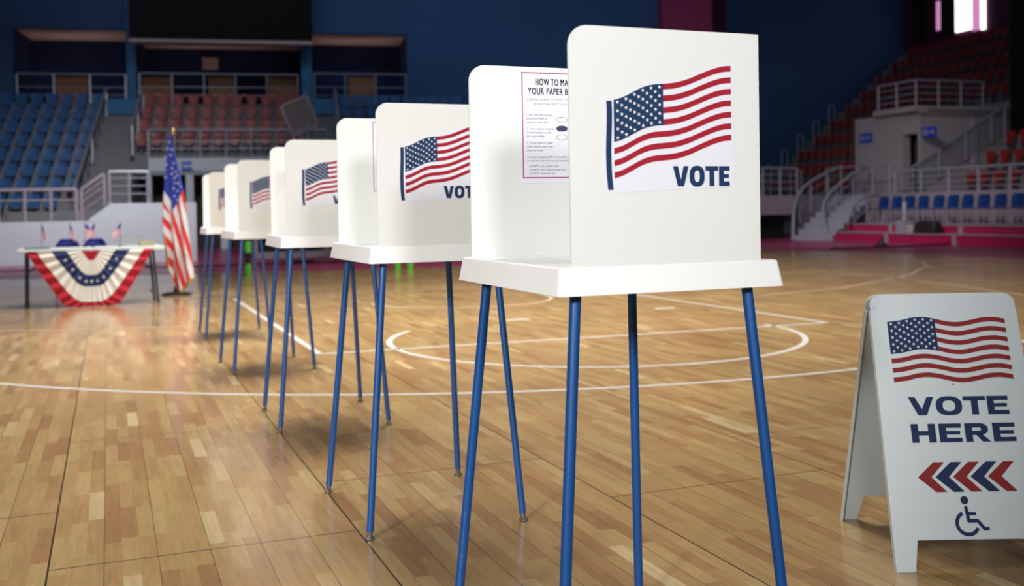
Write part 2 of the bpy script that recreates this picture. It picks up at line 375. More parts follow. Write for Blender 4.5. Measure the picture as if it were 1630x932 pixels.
def rounded(x0, x1, z0, z1, rs, n=8):
    """rounded rectangle, radii for bl, br, tr, tl"""
    out = []
    for (cx, cz, a), r in zip(((x0, z0, 180), (x1, z0, 270), (x1, z1, 0), (x0, z1, 90)), rs):
        sx = 1 if cx == x0 else -1; sz = 1 if cz == z0 else -1
        if r == 0: out.append((cx, cz)); continue
        for i in range(n+1):
            t = math.radians(a+90*i/n); out.append((cx+sx*r+r*math.cos(t), cz+sz*r+r*math.sin(t)))
    return out
def font_text(mb, body, fn, x, y, size, mt, d, align='LEFT', width=None, bold=0, space=1):
    c = bpy.data.curves.new('lettering', 'FONT'); c.body = body; c.size = size; c.offset = bold; c.space_character = space
    o = bpy.data.objects.new('lettering', c); COL.objects.link(o); bpy.context.view_layer.update()
    dg = bpy.context.evaluated_depsgraph_get(); ev = o.evaluated_get(dg); me = ev.to_mesh()
    vs = [v.co.copy() for v in me.vertices]; fs = [list(p.vertices) for p in me.polygons]; ev.to_mesh_clear()
    bpy.data.objects.remove(o, do_unlink=True); bpy.data.curves.remove(c)
    if not vs: return
    mn = min(v.x for v in vs); mx = max(v.x for v in vs); k = (width/(mx-mn)) if width else 1
    off = -(mx-mn)*k/2 if align == 'CENTER' else 0
    mb.add([fn(x+off+(v.x-mn)*k, y+v.y, d) for v in vs], fs, mt)

# ------------------------------------------------------------------ voting booths
ZB, ZT, ZP = .926, .983, 1.470
HU, HV = .271, .312
U0, U1, PV = -.237, .215, .301
def make_booth():
    root = empty('voting_booth')
    tr = MB(); tp = .0085; th = .004           # tray: flared skirt, rim, sunk top
    b0 = [(-HU, -HV), (HU, -HV), (HU, HV), (-HU, HV)]
    def ring(ins, z): return [(x-math.copysign(ins, x), y-math.copysign(ins, y), z) for x, y in b0]
    def rr(ins, z, r):
        out = []
        for x, z_ in rounded(-HU+ins, HU-ins, -HV+ins, HV-ins, (r,)*4, 5): out.append((x, z_, z))
        return out
    prof = [rr(0, ZB, .012), rr(tp, ZT-.003, .012), rr(tp+.003, ZT, .012), rr(tp+.012, ZT, .010), rr(tp+.016, ZT-.006, .010)]
    for A, B in zip(prof, prof[1:]): tr.strip(A, B, closed=True)
    tr.add(prof[-1], [list(range(len(prof[-1])))])
    inn = [rr(th, ZB, .010), rr(tp+th, ZT-.012, .010)]
    tr.strip(inn[0], prof[0], closed=True); tr.strip(inn[1], inn[0], closed=True); tr.add(inn[1], [list(range(len(inn[1])))[::-1]])
    tr.build('tray', M['tray'], root, smooth=True)
    zp0 = ZT-.006
    def side(v0, v1):
        p = MB(); p.prism(rounded(U0, U1, zp0, ZP, (0, 0, 0, .042), 12), lambda a, b, d: (a, d, b), v0, v1)
        # folded foot flange along the tray
        vv = v0 if v0 < 0 else v1; s_ = 1 if v0 < 0 else -1
        p.box(U0+.03, U1-.01, min(vv, vv+s_*.03), max(vv, vv+s_*.03), zp0, zp0+.004)
        return p.build('side_panel', M['panel'], root)
    near = side(-PV, -PV+.005); far = side(PV-.005, PV)
    bk = MB(); bk.box(U1-.005, U1, -PV+.005, PV-.005, zp0, ZP); bk.build('back_panel', M['panel'], root)
    # printed flag sticker on the outside of the near panel
    fn = lambda a, b, d: (a, -PV-.0006-d, b)
    def Z(X, Y): return (-.1376+(X-150)*3.722e-4, 1.3214-(Y-278)*3.12e-4+(X-150)*1.35e-5)
    dc = MB(); edge = [(85, 268), (150, 258), (200, 243), (260, 213), (330, 176), (400, 160), (460, 157), (540, 149), (620, 127), (700, 94), (780, 62), (850, 45), (905, 40), (922, 55), (925, 870), (912, 885), (98, 885), (86, 872)]
    dc.flat([Z(*p) for p in edge], lambda a, b: fn(a, b, 0), 0)
    TOP = [(150, 278), (200, 264), (260, 234), (330, 198), (400, 180), (460, 176), (540, 168), (620, 146), (700, 113), (780, 81), (850, 62), (905, 58)]
    TZ = [Z(*p) for p in TOP]
    wavy_flag(dc, fn, lambda x: smooth_interp(TZ, x), TZ[0][0], TZ[-1][0], Z(460, 0)[0], .01229, .01222, (1, 2, 3), .0004)
    ys = [283, 340, 420, 520, 620, 720, 800, 865]; xs = [105, 107, 106, 102, 99, 100, 104, 110]
    dc.strip([(*Z(x, y), .0004) for x, y in zip(xs, ys)], [(*Z(x+33, y), .0004) for x, y in zip(xs, ys)], fn, 2)
    a = Z(517, 862); b = Z(890, 742); letters(dc, 'VOTE', fn, a[0], b[0], a[1], b[1], 2, gap=.05, d=.0004, wts={'V': 1.02, 'O': 1.0, 'T': .85, 'E': .72})
    dc.build('flag_decal', [M['decal'], M['red'], M['navy'], M['white']], near, label='waving flag sticker with the word VOTE')
    # ballot instructions on the inside of the far panel
    fn2 = lambda a, b, d: (a, PV-.0056-d, b)
    it = MB(); it.flat([(-.103, 1.169), (.121, 1.169), (.121, 1.468), (-.103, 1.468)], lambda a, b: fn2(a, b, 0), 0)
    L, R_, Bt, T = -.0936, .112, 1.182, 1.4565; wl = .0028
    for x0, x1, z0, z1 in ((L, R_, T-wl, T), (L, R_, Bt, Bt+wl), (L, L+wl, Bt, T), (R_-wl, R_, Bt, T)):
        it.flat([(x0, z0), (x1, z0), (x1, z1), (x0, z1)], lambda a, b: fn2(a, b, .0004), 1)
    cx = .0093
    T1 = lambda s, x, z, sz, mt, al='LEFT', wd=None, bo=0, sp=1: font_text(it, s, fn2, x, z, sz, mt, .0006, al, wd, bo, sp)
    for dx in (-.0005, 0, .0005):
        T1('HOW TO MARK', cx-.0075+dx, 1.4235, .0245, 2, 'CENTER', .112, 0, 1.12)
        T1('YOUR PAPER BALLOT', cx-.0025+dx, 1.3995, .0245, 2, 'CENTER', .165, 0, 1.12)
    T1('INSTRUCTIONS: TO VOTE, COMPLETELY FILL', cx, 1.3835, .0075, 3, 'CENTER', .176)
    T1('IN THE OVAL NEXT TO YOUR CHOICE', cx, 1.3725, .0075, 3, 'CENTER', .140)
    z = 1.344
    for para in (('1. Use only the marking', 'device provided or', 'a blue or black pen.'), ('2. If you make a mistake,', 'do not hesitate to ask', 'for a new ballot.'), ('3. If you erase or make', 'other marks, your vote', 'may not count.')):
        for s_ in para: T1(s_, -.0815, z, .0078, 3); z -= .0096
        z -= .0075
    T1('You must completely fill in the oval for your vote', -.0815, 1.2345, .0072, 3); T1('to count. Any other mark may not be read by the machine.', -.0815, 1.2255, .0064, 3)
    for i, s_ in enumerate(('- Do NOT use a check mark', '- Do NOT mark the oval with an X', '- Do NOT circle the oval')): T1(s_, -.079, 1.2105-.0093*i, .0075, 3)
    for i, zc in enumerate((1.3345, 1.3115, 1.2885)):
        A = [(.019+.0165*math.cos(2*PI*k/32), zc+.0078*math.sin(2*PI*k/32), .0005) for k in range(32)]
        B = [(.019+.0150*math.cos(2*PI*k/32), zc+.0064*math.sin(2*PI*k/32), .0005) for k in range(32)]
        if i == 1: it.flat([p[:2] for p in A], lambda a, b: fn2(a, b, .0005), 2)
        else: it.strip(B, A, fn2, 3, True)
    it.build('instruction_sheet', [M['decal'], M['crimson'], M['inktext'], M['greytext']], far, label='ballot instruction sheet with a crimson border')
    # legs
    legs = {'A': ((-.206, .257), (-.292, .325)), 'B': ((-.206, -.257), (-.292, -.325)), 'D': ((.200, .2605), (.258, .351)), 'E': ((.200, -.2605), (.258, -.351))}
    for k in legs.values():
        t = Vector((*k[0], ZB+.045)); f = Vector((*k[1], 0)); d = (f-t).normalized(); e = t+(f-t)*(1-.028)
        lm = MB(); lm.tube([t, e], .0122, n=16); lg = lm.build('leg', M['leg'], root, smooth=True)
        fm = MB(); fm.tube([e-d*.004, e+d*.014], .0088, n=14); fm.lathe([(.0125, 0), (.016, .003), (.016, .009), (.009, .012), (.006, .018)], (f.x, f.y, 0), n=18)
        fm.build('foot_cap', M['foot'], lg, smooth=True)
    return root
BOOTHS = [(.2270, 2.4405, .379), (-.3478, 3.8670, .3874), (-1.0166, 5.5707, .3537), (-1.7816, 7.475, .4149), (-2.5408, 9.4412, .3762)]
BL = ['nearest white voting booth on four blue legs, whole VOTE flag sticker showing',
      'second nearest white voting booth, its flag sticker partly behind the nearest booth',
      'middle white voting booth of the row of five on blue legs',
      'fourth voting booth from the camera, second last of the row on blue legs',
      'farthest voting booth in the row, smallest, beside the standing flag']
b0 = make_booth()
for i, (x, y, a) in enumerate(BOOTHS):
    b = b0 if i == 0 else copy_tree(b0)
    b.location = (x, y, 0); b.rotation_euler = (0, 0, a); tag(b, BL[i], 'voting booth', 'voting booths in a row')

# ------------------------------------------------------------------ A-frame sign
def make_sign():
    yf, yb, zt_, x0 = 3.065, 3.600, .803, 1.14
    ym = (yf+yb)/2
    root = empty('sidewalk_sign', (x0+.235, ym, 0), label='white folding sidewalk sign reading VOTE HERE with a flag and arrows', cat='sign')
    W_ = .472; Lh = .847
    for side in (-1, 1):                       # -1: the face towards the camera
        foot = Vector((0, side*(ym-yf), 0)); topv = Vector((0, side*.012, Lh)); topv.z = math.sqrt(Lh**2-(ym-yf-.012)**2)
        wv = (topv-foot).normalized(); nv = Vector((0, side*wv.z, -side*wv.y*1.0)); nv = Vector((1, 0, 0)).cross(wv)*(-side)*-1
        nv = Vector((0, side*wv.z, abs(wv.y)))     # outward and a little upward
        def fn(a, b, d, wv=wv, nv=nv, foot=foot, side=side): return foot+Vector(((a-W_/2), 0, 0))+wv*b+nv*d
        out = [(-.008, 0), (.050, 0), (.066, .091), (W_-.066, .091), (W_-.050, 0), (W_+.008, 0)]
        r = .034
        out += [(W_-.002, Lh-.06), (W_-.004, Lh-.045)] + [(W_-.004-r+r*math.cos(t*PI/20), Lh-r+r*math.sin(t*PI/20)) for t in range(0, 11)]
        out += [(.004+r-r*math.sin(t*PI/20), Lh-r+r*math.cos(t*PI/20)) for t in range(0, 11)] + [(.004, Lh-.045), (.002, Lh-.06)]
        p = MB(); p.prism(out, fn, -.004, 0)
        # folded edge down each side
        for xa, sgn in ((-.008, 1), (W_+.008, -1)):
            xb = .003 if sgn > 0 else W_-.003
            p.hexa([fn(xa, 0, -.022), fn(xa+sgn*.004, 0, -.022), fn(xa+sgn*.004, 0, -.004), fn(xa, 0, -.004), fn(xb, Lh-.05, -.022), fn(xb+sgn*.004, Lh-.05, -.022), fn(xb+sgn*.004, Lh-.05, -.004), fn(xb, Lh-.05, -.004)])
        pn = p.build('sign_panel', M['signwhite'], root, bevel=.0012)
        if side == -1:
            g = MB(); f2 = lambda a, b, d: fn(a, b, .0008+d)
            TOP = [(.052, .7583), (.09, .7620), (.1295, .7705), (.165, .7725), (.203, .7665), (.24, .7575), (.2753, .7545), (.312, .7595), (.3511, .7672), (.39, .7690), (.4275, .7625)]
            wavy_flag(g, f2, lambda x: smooth_interp(TOP, x), .052, .4275, .204, .01478, .01478, (0, 1, 2), 0)
            letters(g, 'VOTE', f2, .088, .399, .462, .519, 1, gap=.06, wts={'V': 1.12, 'O': 1.14, 'T': .98, 'E': .92})
            letters(g, 'HERE', f2, .086, .408, .379, .436, 1, gap=.14, wts={'H': 1.0, 'E': .92, 'R': 1.0})
            for k in range(5):
                x = .0894+.0536*k
                g.flat([(x, .275), (x+.051, .2305), (x+.0845, .2305), (x+.0415, .275), (x+.086, .3195), (x+.0525, .3195)], lambda a, b: f2(a, b, 0), 0 if k % 2 == 0 else 1)
            hx, hz = .2215, .2055
            g.flat([(hx+.0118*math.cos(2*PI*i/24), hz+.0122*math.sin(2*PI*i/24)) for i in range(24)], lambda a, b: f2(a, b, 0), 1)
            def bar(pts, wd):
                for (ax, az), (bx, bz) in zip(pts, pts[1:]):
                    d = Vector((bx-ax, bz-az)).normalized(); n = Vector((-d.y, d.x))*wd/2
                    g.flat([(ax+n.x, az+n.y), (ax-n.x, az-n.y), (bx-n.x, bz-n.y), (bx+n.x, bz+n.y)], lambda a, b: f2(a, b, 0), 1)
                for (ax, az) in pts: g.flat([(ax+wd/2*math.cos(2*PI*i/14), az+wd/2*math.sin(2*PI*i/14)) for i in range(14)], lambda a, b: f2(a, b, .0001), 1)
            bar([(.2232, .184), (.2268, .1455), (.2535, .1455), (.272, .121), (.282, .1222)], .0105)
            bar([(.2262, .166), (.2475, .166)], .0095)
            A = []; B = []
            for i in range(37):
                t = math.radians(112+(336-112)*i/36); cx, cz = .2225, .1375
                A.append((cx+.0375*math.cos(t), cz+.0375*math.sin(t), 0)); B.append((cx+.0265*math.cos(t), cz+.0265*math.sin(t), 0))
            g.strip(A, B, f2, 1)
            g.build('sign_print', [M['signred'], M['signnavy'], M['signwhite']], pn, label='flag, VOTE HERE, arrows and wheelchair symbol')
    for x in (-W_/2+.012, W_/2-.024):
        h = MB(); h.tube([(x, -.020, .766), (x+.012, -.020, .766)], .007, n=12); h.tube([(x, .020, .766), (x+.012, .020, .766)], .007, n=12); h.box(x+.002, x+.010, -.020, .020, .760, .772); h.build('hinge', M['signwhite'], root)
    br = MB()
    br.tube([(0, -.10, .53), (0, 0, .524), (0, .10, .53)], .003); br.build('spreader_bar', M['foot'], root)
    return root
make_sign()

# ------------------------------------------------------------------ registration table with bunting
TA = .405
tl = on_floor(41, 492); tw = 1.68; td = .72; tz = .715
TO = Vector((tl.x+.02, tl.y, 0))               # front left leg
tab = empty('folding_table', TO, TA, label='long white folding table with flag bunting on its front', cat='table')
q = MB(); q.box(-.10, tw-.10, -.02, td, tz-.045, tz); q.build('tabletop', M['tabletop'], tab, bevel=.008)
for x in (0, tw-.24):
    for y in (.03, td-.05):
        lean = .05 if x > 0 else -.015
        q = MB(); q.tube([(x, y, tz-.045), (x+lean, y, .012)], .016, n=10); q.tube([(x+lean, y, 0), (x+lean, y, .02)], .02, n=10); q.build('leg', M['tableleg'], tab, smooth=True)
    q = MB(); q.tube([(x, .03, .12), (x, td-.05, .12)], .011); q.tube([(x, .33, .42), (x+(.36 if x == 0 else -.36), .33, tz-.05)], .011); q.tube([(x, .03, .42), (x, td-.05, .42)], .011); q.build('leg_brace', M['tableleg'], tab, smooth=True)
def tabpt(x, y, z): return Matrix.Rotation(TA, 3, 'Z') @ Vector((x, y, z)) + TO
# bunting: half round pleated fan
bn = MB(); prof = [(1, 0), (.93, .14), (.83, .32), (.73, .50), (.62, .68), (.52, .85), (.44, .96), (.30, 1.0), (.15, 1.0), (0, 1.0)]
full = prof+[(-x, z) for x, z in prof[-2::-1]]; NB = 120
def pp(t):
    x = t*(len(full)-1); i = min(int(x), len(full)-2); f = x-i
    P = [full[max(i-1, 0)], full[i], full[i+1], full[min(i+2, len(full)-1)]]
    return [.5*(2*P[1][k]+(-P[0][k]+P[2][k])*f+(2*P[0][k]-5*P[1][k]+4*P[2][k]-P[3][k])*f*f+(-P[0][k]+3*P[1][k]-3*P[2][k]+P[3][k])*f**3) for k in (0, 1)]
rings = [(.02, .01), (.11, .12), (.275, .30), (.445, .44), (.605, .625), (.715, .68)]
cols = [0, 1, 2, 1, 0]; cx0 = tw/2-.12
VP = [(1, 0), (.90, .16), (.78, .33), (.66, .50), (.54, .67), (.42, .83), (.30, .94), (.20, .99), (.10, 1.0), (0, 1.0)]
vfull = VP+[(-x, z) for x, z in VP[-2::-1]]
def pv(t):
    x = t*(len(vfull)-1); i = min(int(x), len(vfull)-2); f = x-i
    return [vfull[i][k]+(vfull[i+1][k]-vfull[i][k])*f for k in (0, 1)]
def bp_(r, t):
    a, b = rings[r] if isinstance(r, int) else r
    x, z = pp(t); x2, z2 = pv(t); w2 = min(1, max(0, (.715-a)/.09)); x += (x2-x)*w2; z += (z2-z)*w2
    pl = .014*math.sin(t*PI*34)*min(1, b/.4)
    return (cx0-x*a, -.035-.012+pl-.02*(b/.64)*(1-z*.3), tz-.03-z*b)
for k in range(5):
    for sub in range(4):
        r0 = [rings[k][j]+(rings[k+1][j]-rings[k][j])*sub/4 for j in (0, 1)]; r1 = [rings[k][j]+(rings[k+1][j]-rings[k][j])*(sub+1)/4 for j in (0, 1)]
        bn.strip([bp_(tuple(r0), i/NB) for i in range(NB+1)], [bp_(tuple(r1), i/NB) for i in range(NB+1)], mat=cols[k])
for i in range(9):
    t = .10+.10*i; p = bp_((.36, .375), t)
    for dy in (-.016,): star(bn, p[0], p[2], .022, lambda a, b, d, y=p[1]: (a, y+dy, b), 1, 0)
bn.build('fan_bunting', [M['fabred'], M['fabwhite'], M['fabblue']], loc=TO, rz=TA, smooth=True, label='pleated red, white and navy half-round bunting hanging from the table front', cat='bunting')
# things on the table
def on_table(px, py, dz=0): p = on_plane(px, py, (0, 0, 1), tz+dz); return p
def tray_obj(name, x0, x1, y0, y1, h, mt, label, cat, taper=0):
    q = MB(); q.hexa([(x0, y0, 0), (x1, y0, 0), (x1, y1, 0), (x0, y1, 0), (x0+taper, y0+taper, h), (x1-taper, y0+taper, h), (x1-taper, y1-taper, h), (x0+taper, y1-taper, h)])
    return q.build(name, mt, loc=tabpt(0, 0, tz+.001), rz=TA, bevel=.003, label=label, cat=cat)
tray_obj('folder', -.02, .26, .03, .26, .014, M['teal'], 'dark teal folder lying at the left end of the table', 'folder')
tray_obj('paper_stack', 1.30, 1.47, .16, .38, .055, M['paper'], 'stack of tan papers at the right end of the table', 'papers')
tray_obj('plastic_box', 1.08, 1.36, .42, .66, .13, M['clear'], 'frosted plastic box at the back of the table', 'box', .01)
def mini_flag(px, depth, top_px, ang, tilt, lab):
    x = px; t = tabpt(0, 0, 0)
    # stick foot on the table at local y = depth
    best = None
    for i in range(200):
        lx = -.08+i*(tw/200); p = tabpt(lx, depth, tz)
        v = p-O; X = 815+FPX*v.x/v.y
        if best is None or abs(X-px) < best[0]: best = (abs(X-px), lx)
    root = empty('hand_flag', tabpt(best[1], depth, tz+.001), TA, label=lab, cat='flag', group='small flags standing on the table')
    h = .30
    q = MB(); q.lathe([(.022, 0), (.022, .008), (.005, .014)], n=14); q.tube([(0, 0, .008), (tilt*h, 0, h)], .0028, n=6); q.lathe([(.001, 0), (.006, .008), (.001, .016)], (tilt*h, 0, h), n=8); q.build('stick', M['darkwood'], root)
    f = MB(); W_, H_ = .15, .10; ca, sa = math.cos(ang), math.sin(ang)
    def fn(a, b, d):                                 # a along the fly, b down the hoist; wavy cloth
        x = a*ca+b*-sa*-1*0; lx = tilt*(h-b)+a*ca; lz = h-.006-b+a*sa
        return (lx, .012*math.sin(a*38)+d, lz)
    n = 10
    for k in range(13):
        m_ = 0 if k % 2 == 0 else 1
        f.strip([(a*W_/n, (k+1)*H_/13, 0) for a in range(n+1)], [(a*W_/n, k*H_/13, 0) for a in range(n+1)], fn, m_)
    for dd in (-.0012, .0012): f.strip([(a*W_*.42/n, 7*H_/13, dd) for a in range(n+1)], [(a*W_*.42/n, 0, dd) for a in range(n+1)], fn, 2)
    f.build('flag_cloth', [M['flagred'], M['flagwhite'], M['flagblue']], root)
mini_flag(66, .12, 365, -1.25, .02, 'small flag at the left end of the table, drooping')
mini_flag(109, .55, 370, -1.2, .06, 'small flag just left of the middle, behind the blue chair backs')
mini_flag(135, .50, 365, -.75, .03, 'left one of the two crossed small flags mid table')
mini_flag(147, .30, 368, -2.2, .08, 'right one of the two crossed small flags mid table')
mini_flag(190, .25, 362, -2.25, .06, 'small flag between bunting middle and right table end, fly hanging left')

def stacking_chair(px, lab):
    best = None
    for i in range(300):
        lx = -.08+i*(tw/300); v = tabpt(lx, 1.0, .7)-O; X = 815+FPX*v.x/v.y
        if best is None or abs(X-px) < best[0]: best = (abs(X-px), lx)
    root = empty('plastic_chair', tabpt(best[1], 1.25, 0), TA, label=lab, cat='chair', group='blue chairs behind the table')
    q = MB(); n = 12                                  # backrest shell faces the table (towards -y)
    A = []; rows = []
    for j in range(7):
        z = .50+.30*j/6; half = (.15 if j < 5 else .15-.025*(j-4)**1.5); rows.append([(half*(2*i/n-1), .20-.05*(1-(2*i/n-1)**2)*-1-.0+.02*j/6, z) for i in range(n+1)])
    for r0, r1 in zip(rows, rows[1:]): q.strip(r0, r1)
    q.build('backrest', M['flagblue'], root, smooth=True, solid=.012)
    q = MB(); q.prism(rounded(-.16, .16, -.18, .18, (.05,)*4), lambda a, b, d: (a, b, d), .44, .458); q.build('seat', M['flagblue'], root, bevel=.004)
    for sx in (-.135, .135):
        for sy in (-.17, .17):
            q = MB(); q.tube([(sx, sy, .44), (sx*1.1, sy*1.15, 0)], .011); q.build('leg', M['steel'], root, smooth=True)
        q = MB(); q.tube([(sx, .19, .44), (sx, .235, .56)], .011); q.build('back_frame', M['steel'], root, smooth=True)
stacking_chair(107, 'blue plastic chair behind the table, left of its twin')
stacking_chair(152, 'blue plastic chair behind the table, right of its twin')

# ------------------------------------------------------------------ flag on a stand
FB = on_floor(281, 469)
fr = empty('standing_flag', FB, 0, label='tall furled stars and stripes flag with gold fringe on a floor stand', cat='flag')
q = MB(); q.lathe([(.20, 0), (.20, .018), (.16, .03), (.045, .045), (.03, .09), (.02, .12)], n=28); q.build('stand_base', M['black'], fr, smooth=True)
DF = FB.y; PXM = FPX/DF
def FX(x): return (x-281)/PXM
def FZ(y): return (at_depth(281, y, DF)).z
ztop = FZ(212)
q = MB(); q.tube([(0, 0, .05), (0, 0, FZ(214))], .014, n=12); q.build('pole', M['darkwood'], fr, smooth=True)
q = MB(); q.lathe([(.012, 0), (.026, .012), (.034, .04), (.026, .07), (.006, .09)], (0, 0, FZ(214)), n=16); q.build('finial', M['brass'], fr, smooth=True)
# cloth: (x left, x right) outline in px by height; s runs over the folds
LE = [(212, 276), (235, 273), (270, 270), (300, 267), (335, 265), (365, 264.5), (395, 268), (420, 270), (445, 273), (470, 279)]
RE = [(212, 278.5), (235, 283), (270, 291), (300, 297), (335, 301), (365, 304), (395, 307), (420, 309), (443, 311), (470, 311)]
BOT = [(0, 420), (.12, 440), (.25, 466), (.34, 470), (.6, 459), (1, 446)]
def cloth_fn(u, v):                                 # u across 0..1, v down 0..1
    y = 212+v*(smooth_interp(BOT, u)-212)
    xl, xr = interp(LE, y), interp(RE, y); x = xl+(xr-xl)*u
    w_ = (xr-xl)/46.
    dep = -.028-.05*w_*math.sin(u*PI*5.2+.8*v)*(.4+.6*v)-.05*w_
    return x, y, dep
cl = MB(); NU, NV = 64, 220; pts = []; info = []
for j in range(NV+1):
    for i in range(NU+1):
        x, y, d = cloth_fn(i/NU, j/NV); pts.append((FX(x), d, FZ(y))); info.append((x, y))
faces = {0: [], 1: [], 2: [], 3: []}
for j in range(NV):
    for i in range(NU):
        u, v = (i+.5)/NU, (j+.5)/NV; x, y, _ = cloth_fn(u, v); k = j*(NU+1)+i; f = (k, k+1, k+NU+2, k+NU+1)
        xp = 278.0+(y-212)*.0
        if y > smooth_interp(BOT, u)-5.5 or (u < .10 and y > 372): c = 3
        elif x < xp+(y-300)*.01:                       # left fold
            if y < 298+(x-264)*1.6: c = 2
            else: c = 0 if ((y-(x-264)*1.5-298) % 27) > 14 else 1
            if c != 2 and y < 313+(x-264)*2.2: c = 1
        else:                                          # right fold
            lim = 342-(x-278)*2.0
            if y < lim: c = 2
            else:
                s_ = (x-278)-(y-342)*.235
                c = 0 if (s_ % 11.6) < 5.4 else 1
        faces[c].append(f)
cl.add(pts, [], 0)
for c, fs in faces.items():
    for f in fs: cl.f.append(list(f)); cl.m.append(c)
for x, y in ((277, 226), (274.5, 236), (280.5, 238), (279, 247), (283.5, 260), (281, 268), (286, 273), (280.5, 277), (284.5, 283), (289, 279), (285, 291), (291, 292), (283, 300), (289, 304), (294, 297), (284.5, 312), (288, 318), (272, 262), (271, 282), (270, 250)):
    lim_u = (x-interp(LE, y))/(interp(RE, y)-interp(LE, y)); dep = cloth_fn(lim_u, (y-212)/(smooth_interp(BOT, lim_u)-212))[2]
    star(cl, FX(x), FZ(y), .017, lambda a, b, d: (a, d, b), 1, dep-.012)
cl.build('flag_cloth', [M['flagred'], M['flagwhite'], M['flagblue'], M['gold']], fr, smooth=True)

# ------------------------------------------------------------------ back and left stand
def frame_box(mb, FRM, a0, a1, b0, b1, z0, z1, mt=0):
    mb.hexa([FRM(a0, b0, z0), FRM(a1, b0, z0), FRM(a1, b1, z0), FRM(a0, b1, z0), FRM(a0, b0, z1), FRM(a1, b0, z1), FRM(a1, b1, z1), FRM(a0, b1, z1)], mt)
TW = 38.0
sL = lambda x, y=130, t=TW: lpx(x, y, t)[0]
zL = lambda x, y, t=TW: lpx(x, y, t)[1]
W0 = sL(-90); o1 = (sL(22), sL(202)); o2 = (sL(217), sL(480)); o3 = (sL(497), sL(648)); W1 = sL(1100, 20)
wt = zL(110, 45), zL(350, 60), zL(570, 54); ZF = 4.85; ZTOP = 14
wb = MB()
def wallbox(a, b, z0, z1, mt=0, t0=TW, t1=TW+.3): frame_box(wb, LP, a, b, t0, t1, z0, z1, mt)
wallbox(W0, W1, 0, ZF)
wallbox(W0, o1[0], ZF, ZTOP); wallbox(o1[1], o2[0], ZF, ZTOP, 1); wallbox(o2[1], o3[0], ZF, ZTOP, 1); wallbox(o3[1], W1, ZF, ZTOP)
wallbox(o1[0], o1[1], wt[0], ZTOP); wallbox(o2[0], o2[1], wt[1], ZTOP); wallbox(o3[0], o3[1], wt[2], ZTOP)
for (a, b), z in zip((o1, o2, o3), wt):               # recesses
    wallbox(a-.2, b+.2, ZF-.1, z+.2, 2, TW+2.7, TW+2.9)
    wallbox(a-.2, a, ZF, z+.2, 2, TW+.3, TW+2.7); wallbox(b, b+.2, ZF, z+.2, 2, TW+.3, TW+2.7)
    wallbox(a-.2, b+.2, z, z+.15, 3, TW+.3, TW+2.7); wallbox(a-.2, b+.2, ZF-.15, ZF, 2, TW+.3, TW+2.7)
wb.build('wall_back', [M['bluewall'], M['bluelight'], M['bluedark'], M['soffit']], kind='structure')
c0, c1, c2 = sL(1047, 20), sL(1125, 20), sL(1154, 20)
cm = MB(); frame_box(cm, LP, c0, c1, TW-.5, TW, 0, ZTOP); cm.build('trim_1', M['pinkwall'], kind='structure')
cm = MB(); qw = on_plane(1100, 20, GR, -39.1).dot(MR); frame_box(cm, RP, -39.6, -39.3, qw, 34, 0, 15); cm.build('wall_far', M['bluewall'], kind='structure')
ca, cb_ = [on_plane(x, 20, GR, -39.1).dot(MR) for x in (1118, 1154)]
cm = MB(); frame_box(cm, RP, -39.3, -39.05, ca, cb_, 0, ZTOP); cm.build('trim_2', M['maroon'], kind='structure')

for (a, b), nm in zip((o1, o2, o3), ('left', 'middle', 'right')):
    area('%s_recess_fill' % nm, LP((a+b)/2, TW+1.6, ZF+.25), LP((a+b)/2, TW+1.6, ZF+4), (b-a)*.9, .5, 5, (1, .82, .74), 100)  # added uplights hidden in the recesses, in place of concourse lighting
# scoreboard screen
s0, s1 = sL(205, 60, 36.9), sL(497, 60, 36.9); zb_ = zL(350, 68.5, 36.9)
sc = empty('video_screen', LP((s0+s1)/2, 37.4, zb_), TH, label='huge black unlit video screen hanging above the middle recess', cat='screen')
q = MB(); hw = (s1-s0)/2; q.box(-hw, hw, -.45, .55, .12, 5.2); q.build('screen_cabinet', M['screen'], sc, bevel=.03)
q = MB(); q.box(-hw, hw, -.52, .2, 0, .11); q.build('bottom_ledge', M['soffit'], sc, label='beige ledge under the screen')
q = MB(); q.box(-hw+.15, hw-.15, -.47, -.455, .3, 5.05); q.build('display_face', M['screen'], sc)

# wooden counter fronts and small box in the recesses
k = 0
for a, b, rec in ((88, 140, 1), (226, 275, 2), (332, 375, 2), (428, 475, 2), (555, 596, 3)):
    t_ = TW+.9; q = MB(); x0, x1 = sL(a, 135, t_), sL(b, 135, t_); z1 = zL((a+b)/2, 125, t_)
    frame_box(q, LP, x0, x1, t_, t_+.35, ZF, z1); frame_box(q, LP, x0-.03, x1+.03, t_-.04, t_+.39, z1, z1+.04)
    lab = ['orange wood counter in the left recess', 'orange wood counter at the left of the middle recess', 'orange wood counter in the centre of the middle recess', 'orange wood counter at the right of the middle recess', 'orange wood counter in the right recess'][k]
    q.build('wood_counter', M['wood'], label=lab, cat='counter', group='wood counters behind the railings'); k += 1
t_ = TW+2.69; q = MB(); x0, x1 = sL(323, 100, t_), sL(348, 100, t_); frame_box(q, LP, x0, x1, t_-.18, t_, zL(335, 111, t_), zL(335, 93, t_)); q.build('wall_box', M['soffit'], label='beige box on the dark wall of the middle recess', cat='box')

